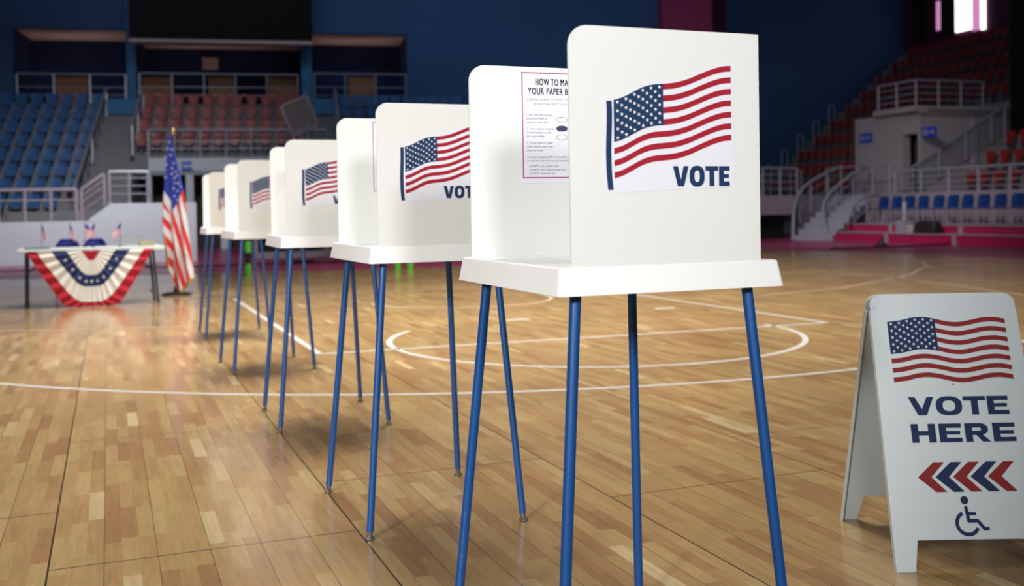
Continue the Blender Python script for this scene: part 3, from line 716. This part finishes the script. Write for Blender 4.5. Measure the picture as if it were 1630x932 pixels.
def railing(pts, h, posts, lab, group, mt, bars=(.35, .6), r=.028, lean=0):
    """pts: base line as world points; posts: count"""
    pts = [Vector(p) for p in pts]; root = empty('railing', pts[0], 0, label=lab, cat='railing', group=group)
    o = pts[0]; up = Vector((0, 0, h))
    q = MB(); q.tube([p-o+up for p in pts], r, n=8); q.build('top_rail', mt, root, smooth=True)
    for f in bars:
        q = MB(); q.tube([p-o+up*f for p in pts], r*.5, n=6); q.build('rail', mt, root, smooth=True)
    seg = [(a-b).length for a, b in zip(pts, pts[1:])]; tot = sum(seg)
    for i in range(posts):
        d = tot*i/(posts-1) if posts > 1 else 0; j = 0
        while j < len(seg)-1 and d > seg[j]: d -= seg[j]; j += 1
        b = pts[j]+(pts[j+1]-pts[j])*(d/seg[j])-o
        q = MB(); q.tube([b, b+up], r*.95, n=8); q.lathe([(r*2, 0), (r*2, .015), (r, .03)], b, n=10); q.build('post', mt, root, smooth=True)
    return root
G1 = 'railings of the back stand'
tR = 37.6
for (a, b), n, lab in ((( 27, 200), 4, 'railing before the left recess, left of the screen'), ((222, 474), 6, 'long railing under the video screen'), ((500, 646), 4, 'railing before the right recess, right of the screen')):
    zt0 = zL((a+b)/2, 118, tR); railing([LP(sL(a, 130, tR), tR, ZF), LP(sL(b, 130, tR), tR, ZF)], zt0-ZF, n, lab, G1, M['steel'], r=.035)

# seating rows
def seat_mesh(name, seatmat, hb=.155, ht=.21):
    q = MB(); n = 8
    rows = []
    for j in range(7):
        f = j/6; z = .36+.39*f; half = (hb+(ht-hb)*min(1, f*1.3)) if f < .85 else ht-.008*(f-.85)/.15
        rows.append([(half*(2*i/n-1), .10+.05*f-.012*(1-(2*i/n-1)**2)*-1, z) for i in range(n+1)])
    for a, b in zip(rows, rows[1:]):
        q.strip(a, b, mat=0); q.strip([(x, y+.02, z) for x, y, z in b], [(x, y+.02, z) for x, y, z in a], mat=0)
    q.strip(rows[-1], [(x, y+.02, z) for x, y, z in rows[-1]], mat=0)
    for sd in (0, n): q.strip([r[sd] for r in rows], [(r[sd][0], r[sd][1]+.02, r[sd][2]) for r in rows], mat=0)
    w0 = hb-.03; w1 = ht-.07
    q.hexa([(-w0, .055, .345), (w0, .055, .345), (w0, .095, .345), (-w0, .095, .345), (-w1, .085, .56), (w1, .085, .56), (w1, .105, .56), (-w1, .105, .56)], 0)   # folded-up pan
    q.box(-.03, .03, .02, .14, 0, .34, 1); q.box(-.10, .10, .0, .16, 0, .012, 1); q.box(-.15, .15, -.15, .12, .325, .335, 1)
    me_o = q.build(name, [seatmat, M['seatmetal']], smooth=True)
    return me_o
ordn = ['first', 'second', 'third', 'fourth', 'fifth', 'sixth', 'seventh', 'eighth', 'ninth', 'tenth', 'eleventh', 'twelfth', 'thirteenth', 'fourteenth', 'fifteenth', 'sixteenth', 'seventeenth', 'eighteenth', 'nineteenth', 'twentieth', 'twenty-first', 'twenty-second', 'twenty-third', 'twenty-fourth', 'twenty-fifth']
SEATS = {}
def place_seat(kind, pos, rz, label, group):
    key = kind
    if key not in SEATS: o = seat_mesh('stadium_seat', M[kind], *((.155, .19) if kind == 'blueseat' else (.115, .18))); SEATS[key] = o
    else: o = SEATS[key].copy(); COL.objects.link(o)
    o.location = pos; o.rotation_euler = (0, 0, rz); tag(o, label, 'seat', group)
def tk(k): return 36.3-.7*(k-1)
def zk(k): return 4.40-.485*(k-1)
def terrace(s0_, s1_, k0, k1, zbase, name='trim'):
    q = MB()
    for k in range(k0, k1+1): frame_box(q, LP, s0_, s1_, tk(k)-.35, 38.0, zbase, zk(k), 0)
    return q
# left blue block
a0, a1 = lpx(-60, 160, tk(1))[0], lpx(165.5, 160, tk(1))[0]
tb = MB()
def rowbox(s0_, s1_, k, zb__): frame_box(tb, LP, s0_, s1_, tk(k)-.35, tk(k)+.35, zb__, zk(k), 0)
for k in range(1, 9): rowbox(a0, a1, k, 0)
r0, r1 = lpx(229, 160, tk(1))[0], lpx(484, 160, tk(1))[0]
for k in range(1, 5): rowbox(r0, r1, k, 2.36)
g0, g1 = lpx(537, 160, tk(1))[0], lpx(1010, 160, tk(1))[0]
for k in range(1, 7): rowbox(g0, g1, k, 0)
for (x0_, x1_, ke) in ((a1, r0, 8), (r1, g0, 6)):     # aisles: two steps for each row
    for k in range(1, ke+1):
        frame_box(tb, LP, x0_, x1_, tk(k)-.35, tk(k), 0, zk(k)-.24, 0); frame_box(tb, LP, x0_, x1_, tk(k), tk(k)+.35, 0, zk(k), 0)
frame_box(tb, LP, a0, g1, 36.65, 38.0, 0, ZF, 0)      # top walkway
tb.build('stand_terrace', M['grey'], kind='structure')
tp_ = MB()                                            # teal parapets at the head of the aisles
for (xa, xb) in ((170, 225), (498, 533)):
    frame_box(tp_, LP, lpx(xa, 170, 36.6)[0], lpx(xb, 170, 36.6)[0], 36.55, 36.65, lpx(xa, 182, 36.6)[1], lpx(xa, 157, 36.6)[1])
tp_.build('trim_3', M['bluelight'], kind='structure')
sp = (lpx(153, 160, tk(1))[0]-lpx(9, 160, tk(1))[0])/6
LB = 'blue seats of the left block'
for k in range(1, 9):
    for c in range(8):
        s_ = lpx(153, 160, tk(1))[0]-sp*c
        if k == 8 and c == 0: continue
        place_seat('blueseat', LP(s_, tk(k), zk(k)), TH, 'blue stadium seat, left block, %s row from the top, %s from the aisle' % (ordn[k-1], ordn[c]), LB)
RB = 'red seats of the back stand'
spr = (lpx(400, 160, tk(1))[0]-lpx(237, 160, tk(1))[0])/7
for k in range(1, 5):
    for c in range(11):
        s_ = lpx(237, 160, tk(1))[0]+spr*c
        place_seat('redseat', LP(s_, tk(k), zk(k)), TH, 'red stadium seat, back stand, %s row from the top, %s from the left' % (ordn[k-1], ordn[c]), RB)
GB = 'blue seats right of the red back block'
spb = (lpx(649, 160, tk(1))[0]-lpx(549.5, 160, tk(1))[0])/5
for k in range(1, 3):
    for c in range(10 if k == 1 else 3):
        s_ = lpx(549.5, 160, tk(1))[0]+spb*c
        place_seat('blueseat', LP(s_, tk(k), zk(k)), TH, 'blue stadium seat behind the booths, %s row from the top, %s from the left' % (ordn[k-1], ordn[c]), GB)

# fascia, columns and dark openings below the red block
tF = 33.6; fm = MB()
fz0, fz1 = lpx(350, 276, tF)[1], lpx(350, 252, tF)[1]
fs0, fs1 = lpx(236, 260, tF)[0], lpx(560, 260, tF)[0]
frame_box(fm, LP, fs0, fs1, tF, tk(4)-.35, fz0, fz1+.02); frame_box(fm, LP, fs0, fs1, tF, 36.6, fz0-.02, fz0+.1)
for xa, xb in ((233, 241), (262, 282), (296, 308), (350, 362)):
    frame_box(fm, LP, lpx(xa, 300, tF)[0], lpx(xb, 300, tF)[0], tF, tF+.4, 0, fz0)
fm.build('trim_4', M['greylight'], kind='structure')
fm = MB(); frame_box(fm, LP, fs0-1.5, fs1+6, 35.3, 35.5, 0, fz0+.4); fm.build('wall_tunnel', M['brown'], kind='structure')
railing([LP(fs0, tF+.1, fz1), LP(lpx(520, 260, tF)[0], tF+.1, fz1)], lpx(350, 206, tF)[1]-fz1, 8, 'railing in front of the red seats of the back stand', G1, M['steel'], r=.032)
# aisle rails
for xa, ya, xb, yb, ka, kb, lab in ((167, 150, 175, 272, 1, 8, 'sloping rail beside the blue left block of seats'), (226, 150, 240, 262, 1, 4, 'sloping rail at the left edge of the red back block'), (487, 152, 494, 180, 1, 4, 'sloping rail at the right edge of the red back block'), (534, 142, 544, 180, 1, 3, 'sloping rail beside the blue seats behind the booths')):
    pA = lpx(xa, 160, tk(ka))[0]
    pts = [LP(pA, tk(ka)+.3, zk(ka)), LP(pA, tk(kb)-.3, zk(kb))]
    railing(pts, .95, 3, lab, G1, M['steel'], r=.05, bars=())
# barrier wall in front, ramped walkway
tB = 25.4; bm = MB()
sb0, sb1, sb2, sb3 = lpx(-90, 380, tB)[0], lpx(143, 380, tB)[0], lpx(178, 380, tB)[0], lpx(313, 380, tB)[0]
zb0, zb1 = lpx(60, 353, tB)[1], lpx(220, 323, tB)[1]
bm.prism([(sb0, 0), (sb3, 0), (sb3, zb1), (sb2, zb1), (sb1, zb0+.05), (sb1, zb0), (sb0, zb0)], lambda a, b, d: LP(a, d, b), tB, tB+.25)
bm.build('trim_5', M['greylight'], kind='structure')
bm = MB()
frame_box(bm, LP, sb0, sb1, tB+.25, tk(8)-.35, 0, .98); frame_box(bm, LP, sb0, sb1-.2, tk(8)-.6, tk(8)-.35, .98, 1.25)
bm.prism([(sb1, 0), (sb2, 0), (sb2, zb1), (sb1, .98)], lambda a, b, d: LP(a, d, b), tB+.25, 30.9)
frame_box(bm, LP, sb2, lpx(228, 300, 31)[0], tB+.25, 30.9, 0, zb1)
bm.build('walkway_slab', M['grey'], kind='structure')
zr = lpx(60, 302, tB)[1]
railing([LP(sb0, tB+.15, zb0), LP(lpx(121, 350, tB)[0], tB+.15, zb0)], zr-zb0, 6, 'low railing along the walkway before the blue left seats', G1, M['slab'], bars=(.68,), r=.036)
railing([LP(lpx(121, 350, tB)[0]+.1, tB+.15, zb0), LP(lpx(172, 320, tB)[0]-.1, tB+.15, zb1-.03)], lpx(172, 274, tB)[1]-zb1, 2, 'sloping railing piece linking the low and high walkway rails', G1, M['slab'], bars=(.3, .6, .8), r=.036)
railing([LP(lpx(173, 320, tB)[0], tB+.15, zb1), LP(lpx(236, 320, tB)[0], tB+.15, zb1)], lpx(172, 273, tB)[1]-zb1, 3, 'high railing at the foot of the grey aisle steps', G1, M['steel'], bars=(.3, .55, .8), r=.034)
# little blue wall sign by the flag
q = MB(); x0, x1 = lpx(289, 263, tF)[0], lpx(306, 263, tF)[0]; frame_box(q, LP, x0, x1, tF-.05, tF-.002, lpx(297, 271, tF)[1], lpx(297, 257, tF)[1]); 
for i in range(3): frame_box(q, LP, x0+.06+i*.1, x0+.12+i*.1, tF-.055, tF-.05, lpx(297, 267, tF)[1], lpx(297, 261, tF)[1], 1)
q.build('wall_sign', [M['signblue'], M['greylight']], label='small blue sign on the pale band behind the flag', cat='sign')

# centre barrier, from behind the booths to the right corner
cmn = MB(); A = at_depth(480, 409, 25.7); A.z = 0; B = at_depth(1266, 380, 33.6); B.z = 0; dv = (B-A).normalized(); nv = Vector((-dv.y, dv.x, 0)); LN = (B-A).length
def CP(a, b, z): return A+dv*a+nv*b+Vector((0, 0, z))
frame_box(cmn, CP, -1.2, LN, 0, .3, .78, 1.40, 0); frame_box(cmn, CP, -1.2, LN+.3, .3, 3.2, 1.25, 1.40, 0)
frame_box(cmn, CP, -1.2, 1.1, -.1, .3, 0, .14, 0)
for a in (-1.2, .62, LN*.3, LN*.62): frame_box(cmn, CP, a, a+.12, 0, .3, 0, .8, 0)
cmn.build('balcony_slab', M['slab'], kind='structure')
cmn = MB(); frame_box(cmn, CP, -1.2, LN, .5, .6, 0, 1.25); cmn.build('void_sheet', M['black'], kind='structure')  # black sheet stands in for the dark void under the slab
railing([CP(LN*.70, .1, 1.40), CP(LN+.2, .1, 1.40)], .88, 8, 'pale railing on the balcony right of the nearest booth', 'railings of the right stand', M['whitemetal'], bars=(.25, .5, .75), r=.03)

# lime posts by the far edge of the floor
def lime_post(px, py, D, top, lab, r=.05):
    p = on_floor(px, py); root = empty('marker_post', p, 0, label=lab, cat='post', group='lime posts at the far floor edge')
    h = at_depth(px, top, p.y).z
    q = MB(); q.lathe([(r*.9, 0), (r, .03), (r, h*.33)], n=20); q.build('lower_tube', M['lime'], root, smooth=True); q = MB(); q.lathe([(r, h*.66), (r, h*.96), (r*.7, h)], n=20); q.build('upper_tube', M['lime'], root, smooth=True)
    q = MB(); q.lathe([(r*.8, h*.33), (r*.8, h*.66)], n=20); q.build('black_band', M['black'], root, smooth=True)
lime_post(395, 437, 0, 384, 'lime green post with a black band, left of its twins', .055)
lime_post(633, 429.5, 0, 385, 'lime green post in the middle of the three', .055)
lime_post(653, 428.5, 0, 385, 'lime green post nearest the booth leg, right of its twins', .06)

# clear rounded panel on a pole
pc = at_depth(477, 184, 23.0)
root = empty('tilted_panel', (pc.x, 23.0, 0), 0, label='grey rounded see-through panel tilted on a pole behind the booths', cat='panel')
q = MB(); R_ = Matrix.Rotation(math.radians(-22), 3, 'Y'); cz = pc.z
outer = rounded(-.34, .34, -.38, .38, (.10,)*4); inner = rounded(-.275, .275, -.315, .315, (.07,)*4)
tf = lambda a, b, d: R_ @ Vector((a, d, b)) + Vector((0, 0, cz))
for d0, d1 in ((-.02, -.02), (.02, .02)): q.strip([(*p, d0) for p in inner], [(*p, d1) for p in outer], tf, 0, True)
q.strip([(*p, -.02) for p in outer], [(*p, .02) for p in outer], tf, 0, True); q.strip([(*p, .02) for p in inner], [(*p, -.02) for p in inner], tf, 0, True)
q.build('frame', M['dimframe'], root)
q = MB(); q.prism(inner, tf, -.004, .004); q.build('clear_sheet', M['acryl'], root)
q = MB(); q.tube([(-.15, .03, cz-.35), (-.06, .05, 1.2), (-.02, .06, .05)], .025, n=10); q.build('pole', M['steel'], root, smooth=True)
q = MB(); q.lathe([(.28, 0), (.28, .03), (.05, .06)], (-.02, .06, 0), n=24); q.build('base', M['black'], root)

# ------------------------------------------------------------------ right stand
rp = MB()
pl1, pl2 = rpx(1330, 383, 19.4)[0], rpx(1348, 370, 19.9)[0]; pe = -17.0
frame_box(rp, RP, pl1, pe, 19.4, 19.9, 0, .24, 1); frame_box(rp, RP, pl2, pe, 19.9, 22.0, 0, .47, 1)
frame_box(rp, RP, pl1, pe, 19.37, 19.9, .24, .27, 0); frame_box(rp, RP, pl2, pe, 19.87, 22.0, .47, .50, 0)
for i in range(5):
    frame_box(rp, RP, pl1+2.2+i*2.6, pl1+2.34+i*2.6, 19.38, 19.4, 0, .25, 0); frame_box(rp, RP, pl2+1.9+i*2.7, pl2+2.04+i*2.7, 19.88, 19.9, .25, .48, 0)
frame_box(rp, RP, -31.6, pe, 22.0, 22.3, 0, 1.40, 0); frame_box(rp, RP, -37, pe, 22.3, 23.6, 1.25, 1.40, 0)
rp.build('bench_platform', [M['slab'], M['pinkriser']], kind='structure')
Z1 = 1.84
def qj(j): return 24.0+.8*(j-1)
def zj(j): return Z1-.35-.20+.64*(j-1)
rt = MB(); NR = 11
for j in range(1, NR+1):
    if j < 6:
        frame_box(rt, RP, -37.4, -29.8, qj(j)-.4, qj(j)+.4, 0, zj(j)); frame_box(rt, RP, -26.0, -17, qj(j)-.4, qj(j)+.4, 0, zj(j))
    else: frame_box(rt, RP, -37.4, -26.0, qj(j)-.4, qj(j)+.4, 0, zj(j)); frame_box(rt, RP, -26.0, -17, qj(j)-.4, qj(j)+.4, 0, zj(j))
    for hh, dq in ((-.32, 0), (0, .4)):
        frame_box(rt, RP, -38.5, -37.4, qj(j)-.4+dq, qj(j)+dq, 0, zj(j)+hh); frame_box(rt, RP, -26.6, -26.0, qj(j)-.41+dq, qj(j)+dq, 0, zj(j)+hh+.01)
rt.build('right_stand_terrace', M['grey'], kind='structure')
vm = MB()                                            # white block with the doorway
vz = 3.95; dx0, dx1, dzt = rpx(1437, 260, 23.0)[0], rpx(1461, 260, 23.0)[0], rpx(1450, 213, 23.0)[1]
frame_box(vm, RP, -29.8, dx0, 23.0, 23.3, 1.40, 3.80); frame_box(vm, RP, dx1, -26.6, 23.0, 23.3, 1.40, 3.95); frame_box(vm, RP, dx0, dx1, 23.0, 23.3, dzt, 3.95)
frame_box(vm, RP, -29.8, -29.6, 23.3, 28, 1.40, 3.8); frame_box(vm, RP, -26.8, -26.6, 23.3, 27.6, 1.40, 4.05)
frame_box(vm, RP, -29.8, -26.6, 23.0, 27.6, 3.80, 3.98); frame_box(vm, RP, -28.6, -26.6, 22.8, 27.6, 3.98, 4.15)
frame_box(vm, RP, dx0-.2, dx1+.2, 25.0, 25.2, 1.40, 3.8)
vm.build('doorway_block', M['vomit'], kind='structure')
RG = 'railings of the right stand'
railing([RP(-28.5, 22.95, 4.15), RP(-26.7, 22.95, 4.15), RP(-26.7, 25.6, 4.15)], .82, 6, 'pale railing on top of the off-white doorway block', RG, M['whitemetal'], bars=(.25, .5, .75), r=.034)
pr0 = rpx(1425, 290, 22.1)[0]
railing([RP(pr0, 22.1, 1.40), RP(-17.5, 22.1, 1.40)], .68, 9, 'long pale railing in front of the red right stand', RG, M['whitemetal'], bars=(.2, .45, .72), r=.034)
railing([RP(-30.2, 22.1, 1.40), RP(pr0-.25, 22.1, 1.40)], .92, 5, 'pale railing in front of the doorway', RG, M['whitemetal'], bars=(.25, .5, .75), r=.026)
railing([RP(-36.8, 23.3, 1.40), RP(-32.4, 22.62, 1.40)], .95, 6, 'pale railing below the far red seats, behind the curved stair', RG, M['whitemetal'], bars=(.25, .5, .75), r=.026)
# signs on the doorway block
for x0_, x1_, y0_, y1_, lab in ((1368, 1388, 212, 227, 'blue sign at the left of the doorway'), (1468, 1490, 202, 218, 'blue sign at the right of the doorway')):
    pa, pb = rpx(x0_, 215, 22.98)[0], rpx(x1_, 215, 22.98)[0]; za, zb2 = rpx((x0_+x1_)/2, y1_, 22.98)[1], rpx((x0_+x1_)/2, y0_, 22.98)[1]
    q = MB(); frame_box(q, RP, pa, pb, 22.96, 22.998, za, zb2); wd = pb-pa; hh = zb2-za
    frame_box(q, RP, pa+wd*.10, pa+wd*.24, 22.955, 22.96, za+hh*.2, zb2-hh*.2, 1); frame_box(q, RP, pa+wd*.34, pa+wd*.46, 22.955, 22.96, za+hh*.2, zb2-hh*.25, 1)
    q.prism([(pa+wd*.55, za+hh*.42), (pa+wd*.75, za+hh*.42), (pa+wd*.75, za+hh*.22), (pa+wd*.93, za+hh*.5), (pa+wd*.75, za+hh*.78), (pa+wd*.75, za+hh*.58), (pa+wd*.55, za+hh*.58)], lambda a, b, d: RP(a, d, b), 22.955, 22.96, 1)
    q.build('direction_sign', [M['signblue'], M['vomit']], label=lab, cat='sign', group='blue direction signs')
RZ = math.atan2(GR.y, GR.x)
RS = 'red seats of the right stand'
for j in range(1, NR):
    segs = [(-37.1, -29.95)] if j < 6 else [(-37.1, -26.8)]
    c = 0
    for a, b in segs:
        p = a+.25
        while p < b:
            v = RP(p, qj(j), zj(j)+.5)-O; X = 815+FPX*v.x/v.y
            if X < 1612: place_seat('redseat', RP(p, qj(j), zj(j)), RZ, 'red stadium seat, right stand, %s row up, %s from the far end' % (ordn[j-1], ordn[c]), RS)
            c += 1; p += .5
    c = 0; p = -25.7
    while j < 4 and p < -22.4:
        v = RP(p, qj(j), zj(j)+.5)-O; X = 815+FPX*v.x/v.y
        if X < 1650: place_seat('redseat', RP(p, qj(j), zj(j)), RZ, 'red stadium seat right of the doorway block, %s row up, %s from the steps' % (ordn[j-1], ordn[c]), 'red seats right of the doorway')
        c += 1; p += .56
# hoop handrails up the steps
def hoop(pq, z, h, lab, sc_=1):
    root_ = MB(); pts = [(0, 0, 0), (0, 0, h-.12)]+[(0, .14-.14*math.cos(i*PI/8), h-.12+.12*math.sin(i*PI/8)) for i in range(1, 8)]+[(0, .28, h-.12), (0, .28, .1)]
    root_.tube(pts, .034*sc_, n=8)
    root_.build('hoop_handrail', M['whitemetal'], loc=RP(pq[0], pq[1], z), rz=RZ, smooth=True, label=lab, cat='handrail', group='hoop handrails on the steps of the right stand')
for j in range(1, 7): hoop((-37.75, qj(j)-.2), zj(j)-.3, 1.15, 'hoop handrail on the far aisle steps, %s from the bottom' % ordn[j-1])
for i, (j, h) in enumerate(((4, 1.2), (6, 1.25), (7, 1.3), (8, 1.9))): hoop((-26.3, qj(j)-.3), zj(j)-.3, h, 'hoop handrail above the doorway block, %s from the bottom' % ordn[i])
railing([RP(-26.5, 22.6, 1.30), RP(-26.5, 26.8, 3.55)], .92, 5, 'sloping pale railing beside the steps right of the doorway block', RG, M['whitemetal'], bars=(.1, .22, .34, .46, .58, .7, .82, .92), r=.03)
# end wall and window
we = MB(); frame_box(we, RP, -46, -15, 33.2, 33.4, 0, 15); we.build('wall_right', M['maroon'], kind='structure')
def pane(x0_, x1_, y0_, y1_, mt, name, i, qd=33.1):
    pa, pb = rpx(x0_, 20, qd)[0], rpx(x1_, 20, qd)[0]; za, zc = rpx((x0_+x1_)/2, y1_, qd)[1], rpx((x0_+x1_)/2, y0_, qd)[1]
    q = MB(); frame_box(q, RP, pa, pb, qd, qd+.05, za, zc); return q, mt, (pa, pb, za, zc)
q = MB(); qd = 33.1
def wp(mb, x0_, x1_, y0_, y1_, mi):
    pa, pb = rpx(x0_, 20, qd)[0], rpx(x1_, 20, qd)[0]; za, zc = rpx((x0_+x1_)/2, y1_, qd)[1], rpx((x0_+x1_)/2, y0_, qd)[1]
    frame_box(mb, RP, pa, pb, qd, qd+.06, za, zc, mi)
wp(q, 1520.5, 1546, -12, 49, 0); wp(q, 1547, 1560, -12, 48, 1); wp(q, 1561, 1567.5, -12, 47, 0); q.build('window_1', [M['windowwhite'], M['windowpink']], kind='structure')
q = MB(); wp(q, 1490, 1496, 2, 48, 0); q.build('lit_door_edge', [M['windowpink']], kind='structure')  # half-open door edge, its pink light put in as emission
q = MB(); wp(q, 1414, 1428, -10, 72, 0); q.build('window_3', [M['black']], kind='structure')
q = MB(); wp(q, 1454, 1470, -10, 64, 0); q.build('window_4', [M['black']], kind='structure')
q = MB(); wp(q, 1497, 1519, -10, 52, 0); q.build('window_5', [M['black']], kind='structure')

# blue chairs on the platform
def bench_chair():
    root = empty('plastic_chair')
    q = MB(); n = 10; rows = []
    for j in range(7):
        f = j/6; z = .44+.36*f; half = .215 if f < .7 else .215-.06*((f-.7)/.3)**2
        rows.append([(half*(2*i/n-1), .16+.05*f+.05*(1-(2*i/n-1)**2), z) for i in range(n+1)])
    for a, b in zip(rows, rows[1:]): q.strip(a, b)
    q.build('backrest', M['chairblue'], root, smooth=True, solid=.02)
    q = MB(); q.prism(rounded(-.22, .22, -.22, .19, (.06,)*4), lambda a, b, d: (a, b, d), .40, .43); q.build('seat', M['chairblue'], root, bevel=.006)
    for sx in (-.18, .18):
        for sy in (-.18, .17):
            q = MB(); q.tube([(sx, sy, .40), (sx*1.12, sy*1.15, 0)], .014, n=6); q.build('leg', M['slab'], root, smooth=True)
    return root
bc = bench_chair()
for i, px in enumerate((1399, 1420, 1440, 1462, 1486, 1509, 1532, 1557.5, 1584, 1611.6, 1640)):
    c = bc if i == 0 else copy_tree(bc)
    pa = rpx(px, 325, 20.9)[0]; c.location = RP(pa, 20.9, .50); c.rotation_euler = (0, 0, RZ)
    tag(c, 'blue plastic chair on the pink-stepped platform, %s from the curved stair' % ordn[i], 'chair', 'blue chairs in a line on the platform')

# curved stair with handrails
st = empty('curved_stair', at_depth(1291, 383, 31.6)-Vector((0, 0, at_depth(1291, 383, 31.6).z)), 0, label='white steps with two curving pale handrails rising to the balcony', cat='stairs')
so = st.location.copy()
f0 = at_depth(1293, 380, 31.2); f1 = at_depth(1362, 310, 34.2); f0.z = f1.z = 0; sd = (f1-f0).normalized(); sn = Vector((-sd.y, sd.x, 0)); sl = (f1-f0).length
q = MB()
for i in range(8):
    a = f0-so+sd*(sl*i/8); 
    for w0, w1 in ((-.62, .62),):
        c = [a+sn*w0, a+sd*(sl/8)+sn*w0, a+sd*(sl/8)+sn*w1, a+sn*w1]
        q.hexa([p+Vector((0, 0, max(0, .17*i-.10))) for p in c]+[p+Vector((0, 0, .17*(i+1))) for p in c])
q.build('step_flight', M['whitemetal'], st)
def handrail(pxs, D0, D1, drop, nb):
    P = []
    for i, (x, y) in enumerate(pxs): P.append(at_depth(x, y, D0+(D1-D0)*i/(len(pxs)-1))-so)
    q = MB(); PP = []
    for i in range(len(P)-1):
        for s_ in range(5):
            f = s_/5; a, b, c, d = P[max(i-1, 0)], P[i], P[i+1], P[min(i+2, len(P)-1)]
            PP.append(.5*(2*b+(c-a)*f+(2*a-5*b+4*c-d)*f*f+(3*b-a-3*c+d)*f**3))
    PP.append(P[-1]); PP[0].z = max(PP[0].z, .0)
    q.tube(PP, .05, n=8); q.build('handrail', M['whitemetal'], st, smooth=True)
    for i in range(nb):
        p = PP[int((i+1.5)*len(PP)/(nb+1.5))]; q = MB(); q.tube([p, Vector((p.x, p.y, max(0.02, p.z-drop)))], .032, n=6); q.build('baluster', M['whitemetal'], st, smooth=True)
    for k_ in (.3, .6):
        q = MB(); q.tube([Vector((p.x, p.y, max(.05, p.z-drop*k_))) for p in PP[len(PP)//3:]], .014, n=5); q.build('lower_rail', M['whitemetal'], st, smooth=True)
handrail([(1262, 385), (1263, 345), (1266, 325), (1275, 303), (1295, 286), (1318, 274), (1340, 264)], 31.4, 35.2, .95, 4)
handrail([(1318, 381), (1312, 352), (1310, 330), (1318, 311), (1335, 294), (1358, 276), (1384, 262)], 30.9, 34.4, .95, 4)
handrail([(1349, 352), (1352, 340), (1358, 328), (1370, 316), (1386, 311), (1398, 310)], 30.6, 32.6, .8, 2)

# small things on the platform and the floor edge
def rthing(name, mb, mats, px, py, q_, z, lab, cat, **k):
    pa = rpx(px, py, q_)[0]; return mb.build(name, mats, loc=RP(pa, q_, z), rz=RZ, label=lab, cat=cat, **k)
q = MB(); q.box(-.17, .17, -.15, .15, 0, .34); q.lathe([(.07, .34), (.06, .40), (.055, .82), (.03, .86)], n=16); rthing('cylinder_post', q, [M['whitemetal']], 1440, 365, 19.62, .27, 'pale cylinder on a square grey base on the lower pink step', 'post', smooth=True)  # plain post on a block, carries no lamp
q = MB(); rows = []
for j, (w_, z) in enumerate(((.36, 0), (.40, .06), (.40, .22), (.34, .30), (.20, .33))): rows.append([(x, y_, z) for x, y_ in rounded(-w_, w_, -.18+.02*j, .18-.02*j, (.06,)*4, 4)])
for a, b in zip(rows, rows[1:]): q.strip(a, b, closed=True)
q.add(rows[-1], [list(range(len(rows[-1])))]); q.tube([(-.12, 0, .32), (-.08, 0, .42), (.08, 0, .42), (.12, 0, .32)], .015)
rthing('sports_bag', q, [M['black']], 1477, 368, 19.62, .27, 'black holdall lying on the lower pink step', 'bag', smooth=True)
q = MB(); rows = []
for w_, z in ((.12, 0), (.14, .07), (.13, .17), (.07, .22)): rows.append([(x, y_, z) for x, y_ in rounded(-w_, w_, -.12, .12, (.05,)*4, 4)])
for a, b in zip(rows, rows[1:]): q.strip(a, b, closed=True)
q.add(rows[-1], [list(range(len(rows[-1])))])
rthing('cloth_bag', q, [M['vomit']], 1450.5, 370, 19.55, .27, 'pale cloth bundle between the cylinder and the black bag', 'bag', smooth=True)
p = on_floor(1403, 391); q = MB(); q.lathe([(.17, 0), (.17, .03), (.09, .04), (.05, .16), (.02, .22)], n=16); q.build('floor_cone', M['black'], loc=p, label='small black cone on the pink floor edge', cat='cone', smooth=True)
p0, p1 = on_floor(1320, 397), on_floor(1515, 389); q = MB(); q.tube([p0+Vector((0, 0, .02)), (p0+p1)/2+Vector((.1, -.2, .02)), p1+Vector((0, 0, .02))], .02); q.build('floor_cable', M['black'], label='dark cable lying along the pink floor edge', cat='cable')

# protective net across the left end of the court
q = MB(); tN = 22.6; n0, n1 = lpx(-60, 300, tN)[0], lpx(655, 300, tN)[0]; zt_n = 9.5; pitch = .052
root = empty('protective_net', LP(n0, tN, 0), TH, label='fine black protective net stretched between floor and ceiling before the left stand', cat='net')
nx = int((n1-n0)/pitch)
for i in range(nx+1): q.box(i*pitch-.0009, i*pitch+.0009, -.0009, .0009, .02, zt_n)
for i in range(int(zt_n/pitch)): q.box(0, n1-n0, -.0009, .0009, .02+i*pitch-.0009, .02+i*pitch+.0009)
q.build('netting', M['net'], root, kind='stuff')
q = MB(); q.tube([(0, 0, .02), (n1-n0, 0, .02)], .012, n=6); q.build('bottom_rope', M['net'], root)

# black drape made up to keep the right end of the stand solid black
p0, p1 = rpx(1607, 100, 26.3)[0], rpx(1680, 100, 26.3)[0]; q = MB(); n = 90
A = [RP(p0+(p1-p0)*i/n, 26.3+.07*math.sin(i*.9), zj(4)+.01) for i in range(n+1)]; B = [RP(p0+(p1-p0)*i/n, 26.3+.07*math.sin(i*.9), 12.5) for i in range(n+1)]
q.strip(A, B); q.build('black_backdrop', M['black'], smooth=True, solid=.02, label='added pleated black drape at the right edge of the upper stand', cat='backdrop')
